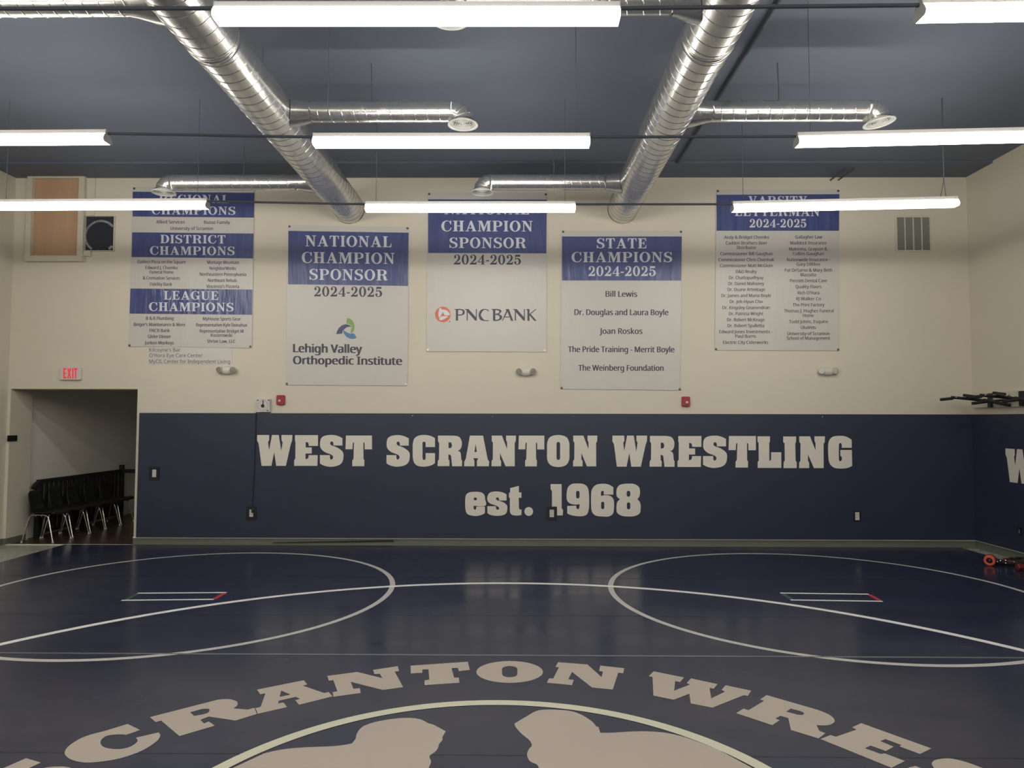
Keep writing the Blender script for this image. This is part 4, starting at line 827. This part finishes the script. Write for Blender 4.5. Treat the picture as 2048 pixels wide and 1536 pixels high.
# ------------------------------------------------------------------ exercise bars on the side wall
by1 = onX(1952, 790, WR).y
p = Vector((WR, onX(1981, 800, WR-0.05).y, onX(1981, 800, WR-0.05).z))
bt, bb = onX(2000, 783, WR-0.03).z, onX(2000, 814.5, WR-0.03).z
b = MB(); b.box(WR-0.035, WR-0.001, 5.5, min(10.55, by1+0.1), bb, bt); tag(obj('mounting_board', b, M['wbar']), 'long white board fixed to the side wall above the navy pad', 'board')
def bar_unit(label, px, py, dy):
    p = onX(px, py, WR-0.05); y0 = p.y
    t = thing('pull_up_bar', label, 'pull-up bar', (WR-0.035, y0, p.z), 'wall-mounted pull-up bars')
    zt, zb = p.z+0.10, p.z-0.10
    b = MB(); b.box(WR-0.075, WR-0.036, y0-0.03, y0+0.03, zb, zt); obj('bracket', b, M['black'], t)
    b = MB(); x1 = WR-0.07
    b.tube([(x1, y0, p.z-0.01), (x1-0.25, y0+0.01, p.z+0.02), (x1-0.52, y0+0.02, p.z+0.045)], 0.021, 10); b.tube([(x1-0.14, y0-0.05, p.z+0.0), (x1-0.36, y0-0.05, p.z+0.055)], 0.022, 10); obj('support_arm', b, M['black'], t)
    for pts, r in (([(x1-0.50, y0+0.02, p.z+0.03), (x1-0.67, y0+0.03, p.z+0.012)], 0.021), ([(x1-0.05, y0-0.10, p.z-0.01), (x1-0.32, y0-0.13, p.z-0.045)], 0.022), ([(x1-0.10, y0-0.04, p.z+0.005), (x1+0.0, y0-0.42, p.z-0.075)], 0.022), ([(x1-0.20, y0+0.0, p.z+0.055), (x1-0.36, y0, p.z+0.075)], 0.020)):
        b = MB(); b.tube(pts, [r, r*1.0], 12); obj('foam_grip', b, M['rubber'], t)
    for q in ((x1-0.24, y0-0.073, p.z+0.03), (x1-0.20, y0-0.073, p.z+0.045), (x1-0.47, y0-0.004, p.z+0.045)):
        b = MB(); b.lathe([(0, -0.014), (0.008, -0.012), (0.011, 0)], q, 'Y', 10); obj('bolt', b, M['chrome'], t)
    return t
bar_unit('black pull-up bar with foam grips on the white board nearest the corner', 1981, 801, 0)
bar_unit('black pull-up bar on the white board cropped by the photo edge', 2044, 797, 0)
ya, yb = onX(1981, 801, WR-0.05).y, onX(2044, 797, WR-0.05).y
b = MB(); zz = onX(2000, 799, WR-0.2).z; b.tube([(WR-0.10, ya-0.14, zz-0.01), (WR-0.10, yb+0.10, zz)], 0.016, 10); tag(obj('cross_bar', b, M['black']), 'straight black bar spanning the two pull-up bar brackets', 'bar')

# ------------------------------------------------------------------ gear on the mat by the side wall
g = onZ(1979, 1132); t = thing('foam_roller', 'orange hollow foam roller lying end-on at the edge of the mat', 'foam roller', (g.x, g.y, MAT_Z))
b = MB(); R0 = 0.063; c0 = Vector((g.x, g.y, MAT_Z+R0))
dirv = Vector((0.60, 0.80, 0)).normalized(); u = dirv.cross(Vector((0, 0, 1))); v = Vector((0, 0, 1)); n = 32
prof = [(0.034, 0.16), (0.034, 0.004), (0.038, 0.0), (0.057, 0.0), (R0, 0.006), (R0, 0.16), (0.034, 0.16)]; c0.z += 0.001
vs = [c0 + dirv*h + (u*math.cos(a_)+v*math.sin(a_))*q for q, h in prof for a_ in (2*math.pi*i/n for i in range(n))]
b.add(vs, [(k*n+i, k*n+(i+1) % n, (k+1)*n+(i+1) % n, (k+1)*n+i) for k in range(len(prof)-1) for i in range(n)], 0, True); obj('roller_body', b, M['foam_o'], t)
b = MB(); q = 0.0345; vs = [c0 + dirv*h + (u*math.cos(a_)+v*math.sin(a_))*q for h in (0.02, 0.15) for a_ in (2*math.pi*i/n for i in range(n))]
b.add(vs, [(i, (i+1) % n, n+(i+1) % n, n+i) for i in range(n)] + [tuple(range(n))], 0, True); obj('roller_core', b, M['blackp'], t)
g = onZ(2030, 1132); t = thing('exercise_bands', 'tangle of black and red exercise bands with silver clips beside the orange roller', 'exercise bands', (g.x, g.y, MAT_Z))
rnd = random.Random(3)
for k, key in enumerate(('rubber', 'rubber', 'band_r', 'rubber', 'rubber')):
    pts = []; cx, cy = g.x-0.02+0.055*k, g.y+0.10+0.03*rnd.uniform(-1, 1)
    for i in range(18):
        aa = 2*math.pi*i/18; pts.append((cx+(0.13+0.02*rnd.random())*math.cos(aa), cy+(0.085+0.02*rnd.random())*math.sin(aa), MAT_Z+0.028+0.008*k+0.009*math.sin(aa*2+k)))
    b = MB(); b.tube(pts, 0.016, 8, closed=True); obj('band', b, M[key], t)
for px, py in ((1995, 1123.5), (2001, 1121.5), (2011.5, 1121), (2011.5, 1126.5), (2028, 1124)):
    y = g.y+0.0; p = onY(px, py, y); b = MB(); b.lathe([(0, -0.012), (0.010, -0.008), (0.014, 0), (0.010, 0.008), (0, 0.012)], p, 'Y', 12); obj('clip', b, M['chrome'], t)
g = onZ(2047, 1142); t = thing('hand_weight', 'small dark red hand weight cropped by the photo edge on the mat', 'weight', (g.x, g.y, MAT_Z))
b = MB(); b.tube([(g.x-0.08, g.y, MAT_Z+0.047), (g.x-0.07, g.y, MAT_Z+0.047), (g.x+0.0, g.y, MAT_Z+0.047), (g.x+0.01, g.y, MAT_Z+0.047)], [0.036, 0.044, 0.044, 0.036], 6, smooth=False); obj('weight_head', b, M['band_r'], t)
b = MB(); b.tube([(g.x+0.01, g.y, MAT_Z+0.047), (g.x+0.13, g.y, MAT_Z+0.047)], 0.016, 10); obj('weight_handle', b, M['blackp'], t)
b = MB(); b.tube([(g.x+0.13, g.y, MAT_Z+0.047), (g.x+0.14, g.y, MAT_Z+0.047), (g.x+0.21, g.y, MAT_Z+0.047), (g.x+0.22, g.y, MAT_Z+0.047)], [0.036, 0.044, 0.044, 0.036], 6, smooth=False); obj('weight_head', b, M['band_r'], t)

# ------------------------------------------------------------------ chairs in the doorway and hallway
def chair(label):
    t = thing('stacking_chair', label, 'chair', (0, 0, 0), 'black chairs lined up along the railing')
    # shell: faces +X, width along Y
    prof = [(0.235, 0.415), (0.225, 0.440), (0.17, 0.447), (0.05, 0.438), (-0.08, 0.432), (-0.15, 0.445), (-0.195, 0.50), (-0.212, 0.575), (-0.230, 0.665), (-0.246, 0.74), (-0.252, 0.768)]
    wid = [0.195, 0.21, 0.215, 0.215, 0.215, 0.20, 0.165, 0.165, 0.16, 0.14, 0.10]
    def shell(i0, i1):
        b = MB(); m = 9; top = []; bot = []
        for i in range(i0, i1+1):
            x, z = prof[i]; a, c_ = prof[max(i-1, 0)], prof[min(i+1, len(prof)-1)]
            tx, tz = c_[0]-a[0], c_[1]-a[1]; L = math.hypot(tx, tz); nx, nz = tz/L, -tx/L
            for k in range(m):
                s = -1+2*k/(m-1); dish = 0.022*(s*s) if i > 5 else 0.014*s*s
                px, pz = x - nx*0 + (dish if i > 5 else 0), z + (dish if i <= 5 else 0)
                top.append((px, s*wid[i], pz)); bot.append((px+nx*0.008*(1 if i <= 5 else 1), s*wid[i], pz+nz*0.008))
        r = i1-i0+1; N = r*m; fs = []
        for q in range(r-1):
            for k in range(m-1):
                fs.append((q*m+k, q*m+k+1, (q+1)*m+k+1, (q+1)*m+k)); fs.append((N+q*m+k, N+(q+1)*m+k, N+(q+1)*m+k+1, N+q*m+k+1))
        for q in range(r-1):
            fs.append((q*m, (q+1)*m, N+(q+1)*m, N+q*m)); fs.append((q*m+m-1, N+q*m+m-1, N+(q+1)*m+m-1, (q+1)*m+m-1))
        for k in range(m-1):
            fs.append((k, N+k, N+k+1, k+1)); fs.append(((r-1)*m+k, (r-1)*m+k+1, N+(r-1)*m+k+1, N+(r-1)*m+k))
        b.add(top+bot, fs, 0, True); return b
    obj('seat', shell(0, 5), M['blackp'], t); obj('backrest', shell(5, 10), M['blackp'], t)
    for s in (-1, 1):
        y = s*0.180; yo = s*0.208
        pts = [(0.235, yo, 0.012), (0.155, y+s*0.008, 0.33), (0.135, y, 0.385), (0.10, y, 0.412), (0.05, y, 0.420), (-0.07, y, 0.420), (-0.12, y, 0.412), (-0.155, y, 0.385), (-0.175, y+s*0.008, 0.33), (-0.25, yo, 0.012)]
        b = MB(); b.tube(pts, 0.0125, 10); lf = obj('leg_frame', b, M['chrome'], t); lf['label'] = 'chrome leg frame'
        for q in (pts[0], pts[-1]):
            b = MB(); b.tube([(q[0], q[1], 0.0), (q[0], q[1], 0.03)], 0.016, 10); obj('foot_cap', b, M['offwh'], lf)
    b = MB(); b.tube([(0.03, -0.185, 0.405), (0.03, 0.185, 0.405)], 0.010, 8); b.tube([(-0.06, -0.185, 0.405), (-0.06, 0.185, 0.405)], 0.010, 8); obj('cross_brace', b, M['chrome'], t)
    return t
ch = chair('black plastic chair with chrome legs standing in the doorway, nearest the mat')
ch.location = (-7.28, 10.985, 0.0); ch.rotation_euler = (0, 0, math.radians(-1.5))
ORD = ['second', 'third', 'fourth', 'fifth']
for k in range(4):
    c = copy_tree(ch); c.location = (-7.27, 11.44+0.453*k, 0.0); c.rotation_euler = (0, 0, math.radians((-0.5, 0.5, -0.5, 0.5)[k]))
    c['label'] = '%s black plastic chair along the hallway railing, counted from the doorway' % ORD[k]

# unseen fill light added to brighten the hallway, above the doorway head
t = thing('hallway_fill_light', 'added fill light under the hallway ceiling, out of view beyond the doorway', 'light', (-5.4, 13.6, 2.9))
b = MB(); b.box(-5.7, -5.1, 13.3, 13.9, 2.86, 2.899); obj('fill_light_frame', b, M['house'], t)
b = MB(); b.box(-5.66, -5.14, 13.34, 13.86, 2.85, 2.8595); obj('fill_light_panel', b, M['fill_lens'], t)

# ------------------------------------------------------------------ railing
rl = thing('stair_railing', 'black slatted railing behind the row of chairs in the hallway', 'railing', (-7.625, 11.3, 0))
x = -7.625; y0, y1 = 11.24, 13.62
b = MB(); b.box(x-0.03, x+0.03, y0, y1, 0.845, 0.915); b.tube([(x, y0+0.03, 0.878), (x, y0-0.05, 0.855), (x, y0-0.11, 0.79)], 0.032, 8); obj('top_rail', b, M['black'], rl)
b = MB(); b.box(x-0.02, x+0.02, y0, y1, 0.06, 0.10); obj('bottom_rail', b, M['black'], rl)
k = 0; y = y0+0.09
while y < y1-0.08:
    b = MB(); b.box(x-0.016, x+0.016, y-0.024, y+0.024, 0.10, 0.85); obj('baluster', b, M['black'], rl); y += 0.118
for yy in (y0+0.02, (y0+y1)/2, y1):
    b = MB(); b.box(x-0.035, x+0.035, yy-0.035, yy+0.035, 0.0, 0.85 if yy < y1 else 1.0); obj('post', b, M['black'], rl)
b = MB(); b.box(x+0.03, -6.8, y1-0.03, y1+0.03, 0.845, 0.915); obj('return_rail', b, M['black'], rl)
